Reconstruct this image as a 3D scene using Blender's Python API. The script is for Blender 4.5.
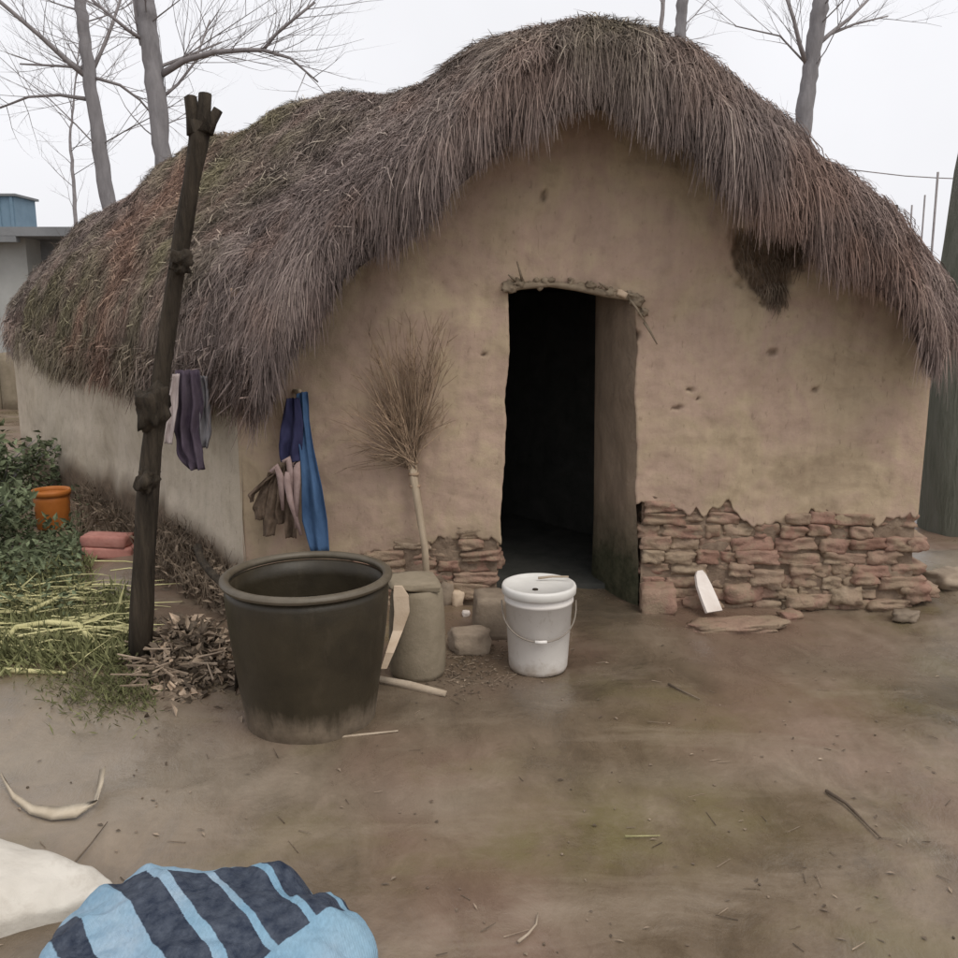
import bpy, bmesh, math, random
import numpy as np
from mathutils import Vector, Matrix, noise

# ------------------------------------------------------------------ camera, sky, sun, exposure
C = bpy.context.scene
for o in list(bpy.data.objects):
    bpy.data.objects.remove(o)
F, CX, EYE = 900.0, 479.0, 1.5
PITCH = math.atan(169 / F)
cam_d = bpy.data.cameras.new('camera')
cam = bpy.data.objects.new('camera', cam_d)
C.collection.objects.link(cam)
cam.location = (0, 0, EYE)
cam.rotation_euler = (math.pi / 2 - PITCH, 0, 0)
cam_d.sensor_fit = 'HORIZONTAL'
cam_d.sensor_width = 36
cam_d.lens = 36 * F / 958
cam_d.clip_start = 0.05
cam_d.clip_end = 1500
C.camera = cam

SUN_EL, SUN_AZ = 55, 38          # a diffuse overcast sun behind the camera, a little to the right
w = bpy.data.worlds.new('World')
C.world = w
w.use_nodes = True
nt = w.node_tree
nt.nodes.clear()
sky = nt.nodes.new('ShaderNodeTexSky')
sky.sky_type = 'NISHITA'
sky.sun_disc = False
sky.sun_elevation = math.radians(SUN_EL)
sky.sun_rotation = math.radians(180 - SUN_AZ)
sky.dust_density = 6
hs = nt.nodes.new('ShaderNodeHueSaturation')
hs.inputs['Saturation'].default_value = 0.15
mx = nt.nodes.new('ShaderNodeMixRGB')
mx.inputs[0].default_value = 0.8
mx.inputs[2].default_value = (10.6, 10.6, 11.0, 1)
bg = nt.nodes.new('ShaderNodeBackground')
bg.inputs['Strength'].default_value = 0.1
out = nt.nodes.new('ShaderNodeOutputWorld')
nt.links.new(sky.outputs[0], hs.inputs['Color'])
nt.links.new(hs.outputs[0], mx.inputs[1])
tc_ = nt.nodes.new('ShaderNodeTexCoord')
cn = nt.nodes.new('ShaderNodeTexNoise')
cn.inputs['Scale'].default_value = 2.2
cn.inputs['Detail'].default_value = 5
cr = nt.nodes.new('ShaderNodeMapRange')
cr.inputs['From Min'].default_value = 0.3
cr.inputs['From Max'].default_value = 0.7
cr.inputs['To Min'].default_value = 0.93
cr.inputs['To Max'].default_value = 1.04
cm = nt.nodes.new('ShaderNodeMixRGB')
cm.blend_type = 'MULTIPLY'
cm.inputs[0].default_value = 1
nt.links.new(tc_.outputs['Generated'], cn.inputs['Vector'])
nt.links.new(cn.outputs['Fac'], cr.inputs['Value'])
nt.links.new(mx.outputs[0], cm.inputs[1])
nt.links.new(cr.outputs[0], cm.inputs[2])
nt.links.new(cm.outputs[0], bg.inputs['Color'])
nt.links.new(bg.outputs[0], out.inputs[0])

sd = bpy.data.lights.new('sun', 'SUN')
sd.energy = 1.2
sd.angle = math.radians(28)
sd.color = (1, 0.94, 0.84)
sun = bpy.data.objects.new('sun', sd)
C.collection.objects.link(sun)
sun.rotation_euler = (math.radians(90 - SUN_EL), 0, math.radians(SUN_AZ))
sun.location = (3, -5, 10)

C.view_settings.view_transform = 'Standard'
C.view_settings.look = 'None'
C.view_settings.exposure = 0.05
C.view_settings.gamma = 1
C.view_settings.use_curve_mapping = False
C.render.engine = 'CYCLES'
C.cycles.max_bounces = 6

random.seed(7)
rng = np.random.default_rng(7)
R = random.uniform
sp_, cp_ = math.sin(PITCH), math.cos(PITCH)


def ray(px, py):
    x = (px - CX) / F
    u = -(py - CX) / F
    return Vector((x, cp_ + u * sp_, -sp_ + u * cp_))


def P(px, py, Y):
    d = ray(px, py)
    return Vector((0, 0, EYE)) + d * (Y / d.y)


def G(px, py, z=0.0):
    d = ray(px, py)
    return Vector((0, 0, EYE)) + d * ((z - EYE) / d.z)


def lerp(a, b, t):
    return a + (b - a) * t


def pl(pts, x):
    return float(np.interp(x, [p[0] for p in pts], [p[1] for p in pts]))


def fbm(x, y, z, s=1.0, o=4):
    return noise.fractal(Vector((x * s, y * s, z * s)), 1.0, 2.0, o)


# ------------------------------------------------------------------ scene helpers
COL = C.collection


def setp(o, label=None, cat=None, group=None, kind=None):
    if label: o['label'] = label
    if cat: o['category'] = cat
    if group: o['group'] = group
    if kind: o['kind'] = kind
    return o


def thing(name, label, cat, loc, group=None):
    o = bpy.data.objects.new(name, None)
    o.empty_display_size = 0.1
    COL.objects.link(o)
    o.location = loc
    return setp(o, label, cat, group)


def origin(o):
    v = Vector((0, 0, 0))
    while o is not None:
        v += o.location
        o = o.parent
    return v


class MB:
    def __init__(s):
        s.v, s.f, s.a, s.cur = [], [], [], 0.5

    def add(s, vs, fs, a=None):
        b = len(s.v)
        s.v += [tuple(p) for p in vs]
        s.f += [tuple(i + b for i in f) for f in fs]
        s.a += [s.cur if a is None else a] * len(vs)

    def box(s, c, size, rot=None, a=None):
        m = rot if rot is not None else Matrix.Identity(3)
        vs = []
        for x in (-.5, .5):
            for y in (-.5, .5):
                for z in (-.5, .5):
                    vs.append(Vector(c) + m @ Vector((x * size[0], y * size[1], z * size[2])))
        s.add(vs, [(0, 1, 3, 2), (4, 6, 7, 5), (0, 4, 5, 1), (2, 3, 7, 6), (0, 2, 6, 4), (1, 5, 7, 3)], a)

    def prism(s, plan, z0, z1, a=None):
        n = len(plan)
        zt = z1 if isinstance(z1, (list, tuple)) else [z1] * n
        vs = [(p[0], p[1], z0) for p in plan] + [(p[0], p[1], zt[i]) for i, p in enumerate(plan)]
        fs = [tuple(range(n))[::-1], tuple(range(n, 2 * n))]
        fs += [(i, (i + 1) % n, n + (i + 1) % n, n + i) for i in range(n)]
        s.add(vs, fs, a)

    def tube(s, pts, rad, n=8, a=None, rough=0.0, cap=True):
        pts = [Vector(p) for p in pts]
        if not isinstance(rad, (list, tuple)):
            rad = [rad] * len(pts)
        vs, fs = [], []
        up = None
        for i, p in enumerate(pts):
            t = (pts[min(i + 1, len(pts) - 1)] - pts[max(i - 1, 0)]).normalized()
            if up is None:
                up = Vector((0.3, 1, 0.2)) if abs(t.z) > .6 else Vector((0, 0, 1))
            side = t.cross(up).normalized()
            up = side.cross(t).normalized()
            for k in range(n):
                a_ = 2 * math.pi * k / n
                r = rad[i] * (1 + rough * noise.noise(Vector((p.x * 9 + k * 3.1, p.y * 9, p.z * 9))))
                vs.append(p + (side * math.cos(a_) + up * math.sin(a_)) * r)
        for i in range(len(pts) - 1):
            for k in range(n):
                fs.append((i * n + k, i * n + (k + 1) % n, (i + 1) * n + (k + 1) % n, (i + 1) * n + k))
        if cap:
            fs.append(tuple(range(n))[::-1])
            fs.append(tuple((len(pts) - 1) * n + k for k in range(n)))
        s.add(vs, fs, a)

    def lathe(s, c, prof, n=48, a=None, wob=0.0, cap=True):
        vs, fs = [], []
        for j, (r, z) in enumerate(prof):
            for k in range(n):
                t = 2 * math.pi * k / n
                rr = r * (1 + wob * noise.noise(Vector((math.cos(t) * 1.5, math.sin(t) * 1.5, z * 4))))
                vs.append((c[0] + rr * math.cos(t), c[1] + rr * math.sin(t), c[2] + z))
        for j in range(len(prof) - 1):
            for k in range(n):
                fs.append((j * n + k, j * n + (k + 1) % n, (j + 1) * n + (k + 1) % n, (j + 1) * n + k))
        if cap and prof[0][0] > 1e-4: fs.append(tuple(range(n))[::-1])
        if cap and prof[-1][0] > 1e-4: fs.append(tuple((len(prof) - 1) * n + k for k in range(n)))
        s.add(vs, fs, a)

    def rock(s, c, size, rot=0.0, tilt=0.0, seed=0, rnd=0.35, amp=0.12, sub=4, a=None):
        key = sub
        n = sub
        vs, fs, idx = [], [], {}

        def vid(p):
            k = tuple(round(q, 4) for q in p)
            if k not in idx:
                idx[k] = len(vs)
                vs.append(Vector(p))
            return idx[k]
        for ax in range(3):
            for sg in (-1, 1):
                for i in range(n):
                    for j in range(n):
                        q = []
                        for (di, dj) in ((0, 0), (1, 0), (1, 1), (0, 1)):
                            u, v_ = -1 + 2 * (i + di) / n, -1 + 2 * (j + dj) / n
                            p = [0, 0, 0]
                            p[ax], p[(ax + 1) % 3], p[(ax + 2) % 3] = sg, u, v_
                            q.append(vid(p))
                        fs.append(tuple(q) if sg > 0 else tuple(q[::-1]))
        m = Matrix.Rotation(rot, 3, 'Z') @ Matrix.Rotation(tilt, 3, 'Y')
        o = []
        for p in vs:
            sp = p.normalized()
            b = p.lerp(sp * 1.25, rnd)
            b = b * (1 + amp * noise.noise(p * 1.3 + Vector((seed * 7.7, seed * 3.1, 0))) + amp * .5 * noise.noise(p * 3.3 + Vector((seed * 5.7, 0, seed))))
            o.append(Vector(c) + m @ Vector((b.x * size[0] / 2, b.y * size[1] / 2, b.z * size[2] / 2)))
        s.add(o, fs, a)

    def leaf(s, p, d, l, wd, nrm=None, a=None, fold=.25):
        d = d.normalized()
        n_ = nrm or Vector((R(-1, 1), R(-1, 1), R(.2, 1)))
        sd_ = d.cross(n_).normalized()
        up = sd_.cross(d)
        vs = [p, p + d * l * .45 + sd_ * wd / 2 + up * wd * fold, p + d * l, p + d * l * .45 - sd_ * wd / 2 + up * wd * fold, p + d * l * .5]
        s.add(vs, [(0, 1, 4), (1, 2, 4), (2, 3, 4), (3, 0, 4)], a)

    def build(s, name, mat, parent=None, smooth=True, merge=False):
        off = origin(parent) if parent else Vector((0, 0, 0))
        me = bpy.data.meshes.new(name)
        me.from_pydata([(p[0] - off.x, p[1] - off.y, p[2] - off.z) for p in s.v], [], s.f)
        at = me.attributes.new('tint', 'FLOAT', 'POINT')
        at.data.foreach_set('value', np.array(s.a, dtype=np.float32))
        me.materials.append(mat)
        if merge:
            bm = bmesh.new()
            bm.from_mesh(me)
            bmesh.ops.remove_doubles(bm, verts=bm.verts, dist=1e-4)
            bmesh.ops.recalc_face_normals(bm, faces=bm.faces)
            bm.to_mesh(me)
            bm.free()
        if smooth:
            me.polygons.foreach_set('use_smooth', [True] * len(me.polygons))
        me.update()
        o = bpy.data.objects.new(name, me)
        COL.objects.link(o)
        if parent:
            o.parent = parent
        return o


def np_obj(name, verts, quads, tint, mat, parent=None, attrs=None, smooth=True):
    off = np.array(origin(parent)) if parent else np.zeros(3)
    me = bpy.data.meshes.new(name)
    nv, nf = len(verts), len(quads)
    me.vertices.add(nv)
    me.vertices.foreach_set('co', (verts - off).astype(np.float32).ravel())
    me.loops.add(nf * 4)
    me.loops.foreach_set('vertex_index', quads.astype(np.int32).ravel())
    me.polygons.add(nf)
    me.polygons.foreach_set('loop_start', np.arange(0, nf * 4, 4, dtype=np.int32))
    me.polygons.foreach_set('use_smooth', np.full(nf, smooth))
    me.update(calc_edges=True)
    d = {'tint': tint}
    d.update(attrs or {})
    for k, val in d.items():
        at = me.attributes.new(k, 'FLOAT', 'POINT')
        at.data.foreach_set('value', np.asarray(val, dtype=np.float32))
    me.validate()
    me.materials.append(mat)
    o = bpy.data.objects.new(name, me)
    COL.objects.link(o)
    if parent:
        o.parent = parent
    return o


# ------------------------------------------------------------------ materials
class NT:
    def __init__(s, name):
        s.m = bpy.data.materials.new(name)
        s.m.use_nodes = True
        s.t = s.m.node_tree
        s.b = s.t.nodes['Principled BSDF']
        s.co = s.t.nodes.new('ShaderNodeTexCoord').outputs['Object']

    def n(s, k, **kw):
        nd = s.t.nodes.new(k)
        for a, b in kw.items(): setattr(nd, a, b)
        return nd

    def l(s, a, b): s.t.links.new(a, b)

    def noise(s, scale, detail=6, rough=.6, dist=0.0, stretch=None, vec=None):
        nd = s.n('ShaderNodeTexNoise')
        nd.inputs['Scale'].default_value = scale
        nd.inputs['Detail'].default_value = detail
        nd.inputs['Roughness'].default_value = rough
        nd.inputs['Distortion'].default_value = dist
        v = vec or s.co
        if stretch:
            mp = s.n('ShaderNodeMapping')
            mp.inputs['Scale'].default_value = stretch
            s.l(v, mp.inputs['Vector'])
            v = mp.outputs[0]
        s.l(v, nd.inputs['Vector'])
        return nd.outputs['Fac']

    def ramp(s, fac, stops):
        nd = s.n('ShaderNodeValToRGB')
        e = nd.color_ramp.elements
        while len(e) < len(stops): e.new(0.5)
        for i, (p, c) in enumerate(stops):
            e[i].position = p
            e[i].color = (c[0], c[1], c[2], 1) if hasattr(c, '__len__') else (c, c, c, 1)
        s.l(fac, nd.inputs[0])
        return nd.outputs[0]

    def mix(s, fac, a, b, mode='MIX'):
        nd = s.n('ShaderNodeMixRGB', blend_type=mode)
        for i, x in enumerate((fac, a, b)):
            if isinstance(x, (int, float)): nd.inputs[i].default_value = x if i == 0 else (x, x, x, 1)
            elif isinstance(x, tuple): nd.inputs[i].default_value = (*x, 1)
            else: s.l(x, nd.inputs[i])
        return nd.outputs[0]

    def math(s, op, a, b=0.0, clamp=False):
        nd = s.n('ShaderNodeMath', operation=op, use_clamp=clamp)
        for i, x in enumerate((a, b)):
            if isinstance(x, (int, float)): nd.inputs[i].default_value = x
            else: s.l(x, nd.inputs[i])
        return nd.outputs[0]

    def attr(s, name):
        return s.n('ShaderNodeAttribute', attribute_name=name).outputs['Fac']

    def bump(s, h, strength=.4, dist=.02, prev=None):
        nd = s.n('ShaderNodeBump')
        nd.inputs['Strength'].default_value = strength
        nd.inputs['Distance'].default_value = dist
        s.l(h, nd.inputs['Height'])
        if prev: s.l(prev, nd.inputs['Normal'])
        return nd.outputs[0]

    def done(s, col, rough=.9, nrm=None, spec=.2):
        if isinstance(col, tuple): s.b.inputs['Base Color'].default_value = (*col, 1)
        else: s.l(col, s.b.inputs['Base Color'])
        if isinstance(rough, (int, float)): s.b.inputs['Roughness'].default_value = rough
        else: s.l(rough, s.b.inputs['Roughness'])
        s.b.inputs['Specular IOR Level'].default_value = spec
        if nrm: s.l(nrm, s.b.inputs['Normal'])
        return s.m


def simple(name, c1, c2, scale=12, rough=.85, bump=.3, bscale=40, tint=0.0, stretch=None, spec=.2, dist=.01, c3=None, mid=.5):
    m = NT(name)
    f = m.noise(scale, 7, .65, .3, stretch)
    stops = [(.3, c1), (.7, c2)] if c3 is None else [(.28, c1), (mid, c2), (.74, c3)]
    c = m.ramp(f, stops)
    if tint:
        k = m.math('MULTIPLY_ADD', m.attr('tint'), tint)
        k.node.inputs[2].default_value = 1 - tint / 2
        c = m.mix(1.0, c, k, 'MULTIPLY')
    n_ = m.bump(m.noise(bscale, 8, .7, 0, stretch), bump, dist)
    return m.done(c, rough, n_, spec)


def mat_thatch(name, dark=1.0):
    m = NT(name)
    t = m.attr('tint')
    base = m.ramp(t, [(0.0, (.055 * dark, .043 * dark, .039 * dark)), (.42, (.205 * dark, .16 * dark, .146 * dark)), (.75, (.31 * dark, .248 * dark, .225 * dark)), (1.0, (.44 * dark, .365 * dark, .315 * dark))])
    red = m.mix(1.0, base, (1.12, .90, .76), 'MULTIPLY')
    grn = m.mix(1.0, base, (.82, .89, .64), 'MULTIPLY')
    c = m.mix(m.attr('red'), base, red)
    c = m.mix(m.attr('moss'), c, grn)
    return m.done(c, .85, None, .15)


def mat_wall(name='mud_plaster', cols=None):
    m = NT(name)
    big = m.noise(2.0, 7, .62, .5)
    c = m.ramp(big, cols or [(.3, (.33, .25, .172)), (.42, (.44, .345, .235)), (.55, (.42, .305, .235)), (.68, (.47, .375, .25))])
    fine = m.noise(14, 8, .7)
    c = m.mix(.75, c, m.ramp(fine, [(.22, .74), (.5, 1.0), (.8, 1.08)]), 'MULTIPLY')
    streak = m.noise(9, 6, .65, .2, (1.6, 1.6, .16))
    c = m.mix(.28, c, m.ramp(streak, [(.3, .7), (.6, 1.06)]), 'MULTIPLY')
    # straw flecks in the mud
    v = m.noise(60, 3, .5, .5, (1, 1, .35))
    c = m.mix(m.ramp(v, [(.64, 0.0), (.72, .4)]), c, (.2, .148, .1))
    # exposed dark straw / soil where the plaster has fallen
    c = m.mix(m.attr('scar'), c, m.ramp(m.noise(22, 6, .7), [(.3, (.10, .07, .048)), (.7, (.26, .19, .132))]))
    # damp, dirty foot of the wall
    c = m.mix(m.attr('damp'), c, m.ramp(m.noise(10, 6, .7), [(.3, (.08, .06, .043)), (.7, (.17, .125, .09))]))
    b = m.bump(m.noise(5, 8, .6), .28, .03)
    b = m.bump(m.noise(60, 6, .75), .45, .006, b)
    return m.done(c, .95, b, .1)


def mat_ground():
    m = NT('muddy_ground')
    big = m.noise(1.1, 6, .62, .6)
    c = m.ramp(big, [(.32, (.082, .058, .036)), (.43, (.135, .099, .064)), (.54, (.17, .126, .085)), (.66, (.235, .18, .128))])
    f2 = m.noise(5, 8, .7, .5, (1, .55, 1))
    c = m.mix(.8, c, m.ramp(f2, [(.28, .55), (.5, 1.0), (.72, 1.32)]), 'MULTIPLY')
    f3 = m.noise(45, 6, .75)
    c = m.mix(.6, c, m.ramp(f3, [(.3, .82), (.55, 1.0), (.8, 1.1)]), 'MULTIPLY')
    pink = m.ramp(m.noise(.9, 4, .5, .3, (1.3, .8, 1)), [(.46, 0.0), (.58, .65)])
    c = m.mix(pink, c, m.mix(.7, (.205, .132, .098), m.ramp(f2, [(.3, .75), (.7, 1.2)]), 'MULTIPLY'))
    pale = m.attr('pale')
    c = m.mix(pale, c, m.mix(.6, (.31, .26, .2), m.ramp(f2, [(.25, .55), (.7, 1.05)]), 'MULTIPLY'))
    st_ = m.ramp(m.noise(2.6, 6, .65, .4, (.45, 1.5, 1)), [(.52, 0.0), (.66, .6)])
    c = m.mix(st_, c, (.26, .205, .15))
    gr_ = m.ramp(m.noise(1.3, 5, .6, .3, (1, 1.3, 1)), [(.54, 0.0), (.66, .5)])
    c = m.mix(gr_, c, (.15, .125, .055))
    moss = m.math('MULTIPLY', m.attr('moss'), m.ramp(m.noise(6, 7, .7), [(.34, .1), (.64, .75)]))
    c = m.mix(moss, c, (.14, .118, .045))
    wet = m.attr('wet')
    c = m.mix(m.math('MULTIPLY', wet, .45), c, (.085, .072, .058))
    r = m.ramp(m.math('ADD', m.math('MULTIPLY', big, .5), m.math('MULTIPLY', f2, .5)), [(.4, .17), (.6, .56)])
    rr = m.math('SUBTRACT', r, m.math('MULTIPLY', wet, .2))
    b = m.bump(m.noise(6, 8, .65, .4, (1, .7, 1)), .38, .03)
    b = m.bump(m.noise(60, 6, .7), .18, .005, b)
    return m.done(c, rr, b, .6)


def mat_bucket():
    m = NT('white_plastic')
    c = m.ramp(m.noise(4, 4, .6), [(.3, (.64, .60, .56)), (.7, (.75, .715, .67))])
    sx = m.n('ShaderNodeSeparateXYZ')
    m.l(m.co, sx.inputs[0])
    e = m.math('ADD', sx.outputs['Z'], m.math('MULTIPLY', m.noise(14, 6, .7), .16))
    c = m.mix(m.ramp(e, [(.075, .75), (.15, 0.0)]), c, (.30, .235, .17))
    c = m.mix(m.ramp(m.noise(24, 6, .75, .5, (1, 1, .5)), [(.58, 0.0), (.68, .5)]), c, (.42, .36, .29))
    c = m.mix(m.ramp(m.noise(90, 2, .5, 0, (1, .2, 1)), [(.70, 0.0), (.74, .4)]), c, (.36, .32, .27))
    return m.done(c, .45, m.bump(m.noise(6, 4, .6), .12, .01), .4)


def mat_jar():
    m = NT('brown_glaze')
    c = m.ramp(m.noise(5, 6, .6, .4), [(.3, (.022, .017, .010)), (.6, (.040, .031, .018)), (.8, (.062, .048, .03))])
    sx = m.n('ShaderNodeSeparateXYZ')
    m.l(m.co, sx.inputs[0])
    edge = m.math('ADD', sx.outputs['Z'], m.math('MULTIPLY', m.noise(12, 7, .72, .2, (1, 1, .18)), .26))
    mud = m.ramp(edge, [(.175, 1.0), (.255, 0.0)])
    dirt = m.ramp(m.noise(12, 7, .7), [(.3, (.09, .068, .046)), (.7, (.2, .155, .11))])
    c = m.mix(mud, c, dirt)
    streak = m.ramp(m.noise(9, 6, .7, .2, (1, 1, .12)), [(.58, 0.0), (.75, .3)])
    c = m.mix(streak, c, (.12, .096, .066))
    r = m.math('MULTIPLY_ADD', mud, .45)
    r.node.inputs[2].default_value = .45
    return m.done(c, r, m.bump(m.noise(25, 7, .65), .25, .008), .35)


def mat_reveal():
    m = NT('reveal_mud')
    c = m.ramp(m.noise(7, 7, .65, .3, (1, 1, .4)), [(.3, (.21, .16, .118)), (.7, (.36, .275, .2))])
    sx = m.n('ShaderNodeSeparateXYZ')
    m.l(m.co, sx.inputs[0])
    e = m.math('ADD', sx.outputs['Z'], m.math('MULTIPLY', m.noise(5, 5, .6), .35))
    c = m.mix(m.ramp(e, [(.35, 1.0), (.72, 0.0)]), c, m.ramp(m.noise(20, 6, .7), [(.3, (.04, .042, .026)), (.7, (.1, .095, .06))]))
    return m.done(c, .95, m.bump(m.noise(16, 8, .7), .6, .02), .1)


def mat_brick():
    m = NT('old_brick')
    f = m.math('ADD', m.math('MULTIPLY', m.noise(2.6, 4, .6), .6), m.math('MULTIPLY', m.attr('tint'), .4))
    c = m.ramp(f, [(.3, (.27, .16, .118)), (.45, (.36, .22, .168)), (.6, (.35, .245, .18)), (.75, (.41, .32, .23))])
    c = m.mix(.8, c, m.ramp(m.noise(16, 7, .7), [(.25, .6), (.5, 1.0), (.8, 1.15)]), 'MULTIPLY')
    c = m.mix(m.ramp(m.noise(8, 6, .65, .4), [(.44, 0.0), (.58, .8)]), c, (.32, .245, .17))
    c = m.mix(m.ramp(m.noise(11, 6, .65, .4, None), [(.30, .7), (.42, 0.0)]), c, (.13, .095, .068))
    b = m.bump(m.noise(30, 7, .7), .8, .014)
    return m.done(c, .95, m.bump(m.noise(120, 4, .7), .3, .004, b), .1)


M = dict(
    brick=mat_brick(),
    jar=mat_jar(), reveal=mat_reveal(),
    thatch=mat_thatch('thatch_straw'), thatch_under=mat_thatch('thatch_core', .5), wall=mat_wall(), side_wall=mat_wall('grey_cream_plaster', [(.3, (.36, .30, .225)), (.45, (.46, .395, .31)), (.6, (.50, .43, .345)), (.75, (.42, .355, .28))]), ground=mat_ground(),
    core=simple('mud_core', (.10, .077, .057), (.2, .15, .112), 9, .95, .6, 30, 0, None, .1, .02),
    inner=simple('shade_dark_mud', (.05, .052, .046), (.09, .088, .08), 6, .95, .4, 30, 0, None, .1),  # mud coloured dark to stand in for the shade of the room
    mortar=simple('mud_mortar', (.17, .12, .088), (.31, .235, .17), 12, .95, .8, 40, 0, None, .1, .02),
    stone=simple('field_stone', (.2, .155, .115), (.33, .265, .2), 10, .92, .5, 40, .5, None, .15, .012),
    water=simple('still_dark_water', (.028, .026, .016), (.045, .042, .026), 2, .12, .05, 4, 0, None, .5),
    urn=simple('grey_cement', (.2, .165, .115), (.29, .24, .175), 8, .9, .4, 45, .3, None, .15),
    white_plastic=mat_bucket(),
    white_lid=simple('white_lid_plastic', (.60, .58, .54), (.74, .72, .68), 5, .45, .05, 30, 0, None, .4, .003),
    wire=simple('handle_wire', (.2, .17, .14), (.3, .26, .22), 20, .5, .1, 60, 0),
    orange=simple('orange_plastic', (.34, .105, .02), (.44, .15, .03), 8, .55, .1, 30, 0, None, .3),
    pink=simple('faded_red_brick', (.36, .15, .12), (.47, .23, .19), 14, .85, .4, 50, .3),
    post=simple('dark_wet_wood', (.02, .016, .012), (.055, .043, .031), 10, .85, .9, 26, 0, (3, 3, .35), .2, .025, (.10, .078, .056)),
    bark=simple('hazed_poplar_bark', (.19, .18, .185), (.29, .275, .28), 7, .9, .6, 22, .2, (2, 2, .5), .15, .02),  # grey bark paled in colour to stand in for distant haze
    bark_near=simple('green_grey_bark', (.17, .175, .135), (.255, .26, .21), 7, .92, 1.0, 14, .2, (3, 3, .3), .15, .06, (.31, .30, .255)),
    twig=simple('grey_twig_bark', (.2, .18, .18), (.31, .285, .285), 9, .9, .2, 30, .3),  # limb colour likewise lightened for the haze over the trees
    broom=simple('broom_twigs', (.24, .17, .115), (.40, .29, .2), 12, .9, .3, 40, .9),
    broom_handle=simple('peeled_stick', (.3, .235, .165), (.46, .37, .27), 12, .85, .4, 40, .2, (2, 2, .4)),
    lintel=simple('weathered_lintel', (.17, .13, .09), (.33, .265, .19), 10, .9, .6, 40, .3),
    stick=simple('pale_stick', (.32, .25, .18), (.48, .4, .31), 10, .85, .4, 40, .3),
    whiteboard=simple('white_painted_board', (.6, .52, .46), (.78, .72, .67), 6, .6, .2, 40, 0),
    shard=simple('pale_wood', (.48, .36, .25), (.62, .5, .38), 8, .8, .3, 30, 0),
    blue=simple('faded_blue_cloth', (.03, .065, .14), (.085, .16, .29), 9, .85, .5, 50, .7, (1, 1, .4)),
    navy=simple('dark_navy_cloth', (.02, .022, .06), (.05, .05, .11), 9, .9, .5, 50, .4, (1, 1, .4)),
    purple=simple('purple_cloth', (.045, .03, .05), (.13, .105, .13), 10, .9, .6, 40, .6, (1, 1, .4)),
    greycloth=simple('grey_blue_cloth', (.13, .125, .135), (.24, .23, .24), 10, .9, .5, 40, .2, (1, 1, .4)),
    palecloth=simple('pale_pink_cloth', (.36, .3, .29), (.5, .43, .41), 10, .9, .5, 40, .2, (1, 1, .4)),
    rag=simple('brown_rag', (.07, .05, .036), (.2, .145, .105), 14, .95, .6, 40, .8),
    pinkrag=simple('dusty_pink_rag', (.26, .18, .165), (.4, .3, .28), 14, .9, .6, 40, .4),
    leaf=simple('weed_leaf', (.075, .095, .05), (.18, .205, .12), 18, .75, .1, 40, .9),
    grassm=simple('yellow_green_grass', (.10, .11, .045), (.25, .245, .12), 18, .8, .1, 40, .9),
    straw=simple('dry_straw', (.30, .28, .13), (.50, .46, .25), 16, .85, .2, 40, .7),
    litter=simple('dead_leaf', (.09, .064, .045), (.3, .235, .175), 9, .88, .2, 40, 1.1),
    husk=simple('dry_husk', (.4, .33, .24), (.58, .5, .39), 9, .75, .3, 40, .4),
    concrete=simple('grey_concrete', (.16, .165, .17), (.23, .235, .24), 2, .9, .2, 20, .3),
    whitewash=simple('whitewashed_wall', (.34, .34, .32), (.43, .43, .41), 2, .9, .2, 20, 0),
    tank=simple('blue_tank_paint', (.13, .2, .26), (.18, .26, .33), 3, .6, .1, 20, 0),
)

# ------------------------------------------------------------------ ground
def blob(px, py, X, Y, rx, ry):
    g = G(px, py)
    d = ((X - g.x) / rx) ** 2 + ((Y - g.y) / ry) ** 2
    return np.exp(-d * 1.2)


n = 300
tt = np.linspace(-1, 1, n)
xs = 3.0 * tt + 300 * np.sign(tt) * np.abs(tt) ** 9 + .0
t2 = np.linspace(0, 1, n)
ys = -1.5 + 9.0 * t2 + 600 * t2 ** 14
ys = np.concatenate([[-60, -20, -6], ys])
X, Y = np.meshgrid(xs, ys)
Z = np.zeros_like(X)
near = (np.abs(X) < 7) & (Y < 14) & (Y > -2)
for i, j in np.argwhere(near):
    x, y = X[i, j], Y[i, j]
    Z[i, j] = .022 * fbm(x, y, 0, .9, 3) + .012 * fbm(x, y, 3, 3.2, 4)
# a raised bank of earth against the foot of the side wall, a pale heap at the right corner
bank = blob(175, 575, X, Y, .75, .55) * .12 + blob(70, 520, X, Y, 1.0, .9) * .1 + blob(985, 575, X, Y, .55, .45) * .14
Z = Z + bank
wet = blob(590, 610, X, Y, .45, .45) + .8 * blob(450, 690, X, Y, .8, .35) + .5 * blob(800, 660, X, Y, 1.2, .3) + .4 * blob(230, 740, X, Y, .6, .35) + 1.2 * blob(190, 610, X, Y, .5, .55)
moss = blob(640, 815, X, Y, .45, .22) + .9 * blob(560, 850, X, Y, .35, .14) + .6 * blob(690, 720, X, Y, .3, .2) + .8 * blob(100, 665, X, Y, .7, .4) + .4 * blob(860, 700, X, Y, .6, .3)
pale = .9 * blob(1000, 585, X, Y, .6, .35) + .45 * blob(930, 660, X, Y, .5, .35) + .35 * blob(440, 800, X, Y, .25, .12) + .3 * blob(680, 780, X, Y, .3, .12) + .6 * blob(60, 760, X, Y, .7, .6) + .25 * blob(240, 790, X, Y, .7, .25)
ny, nx = X.shape
V = np.stack([X, Y, Z], -1).reshape(-1, 3)
ii = np.arange(ny * nx).reshape(ny, nx)
Q = np.stack([ii[:-1, :-1], ii[:-1, 1:], ii[1:, 1:], ii[1:, :-1]], -1).reshape(-1, 4)
ground = np_obj('ground', V, Q, np.full(len(V), .5), M['ground'], None, {'wet': np.clip(wet, 0, 1).ravel(), 'moss': np.clip(moss, 0, 1).ravel(), 'pale': np.clip(pale, 0, 1).ravel()})
setp(ground, kind='structure')


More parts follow.
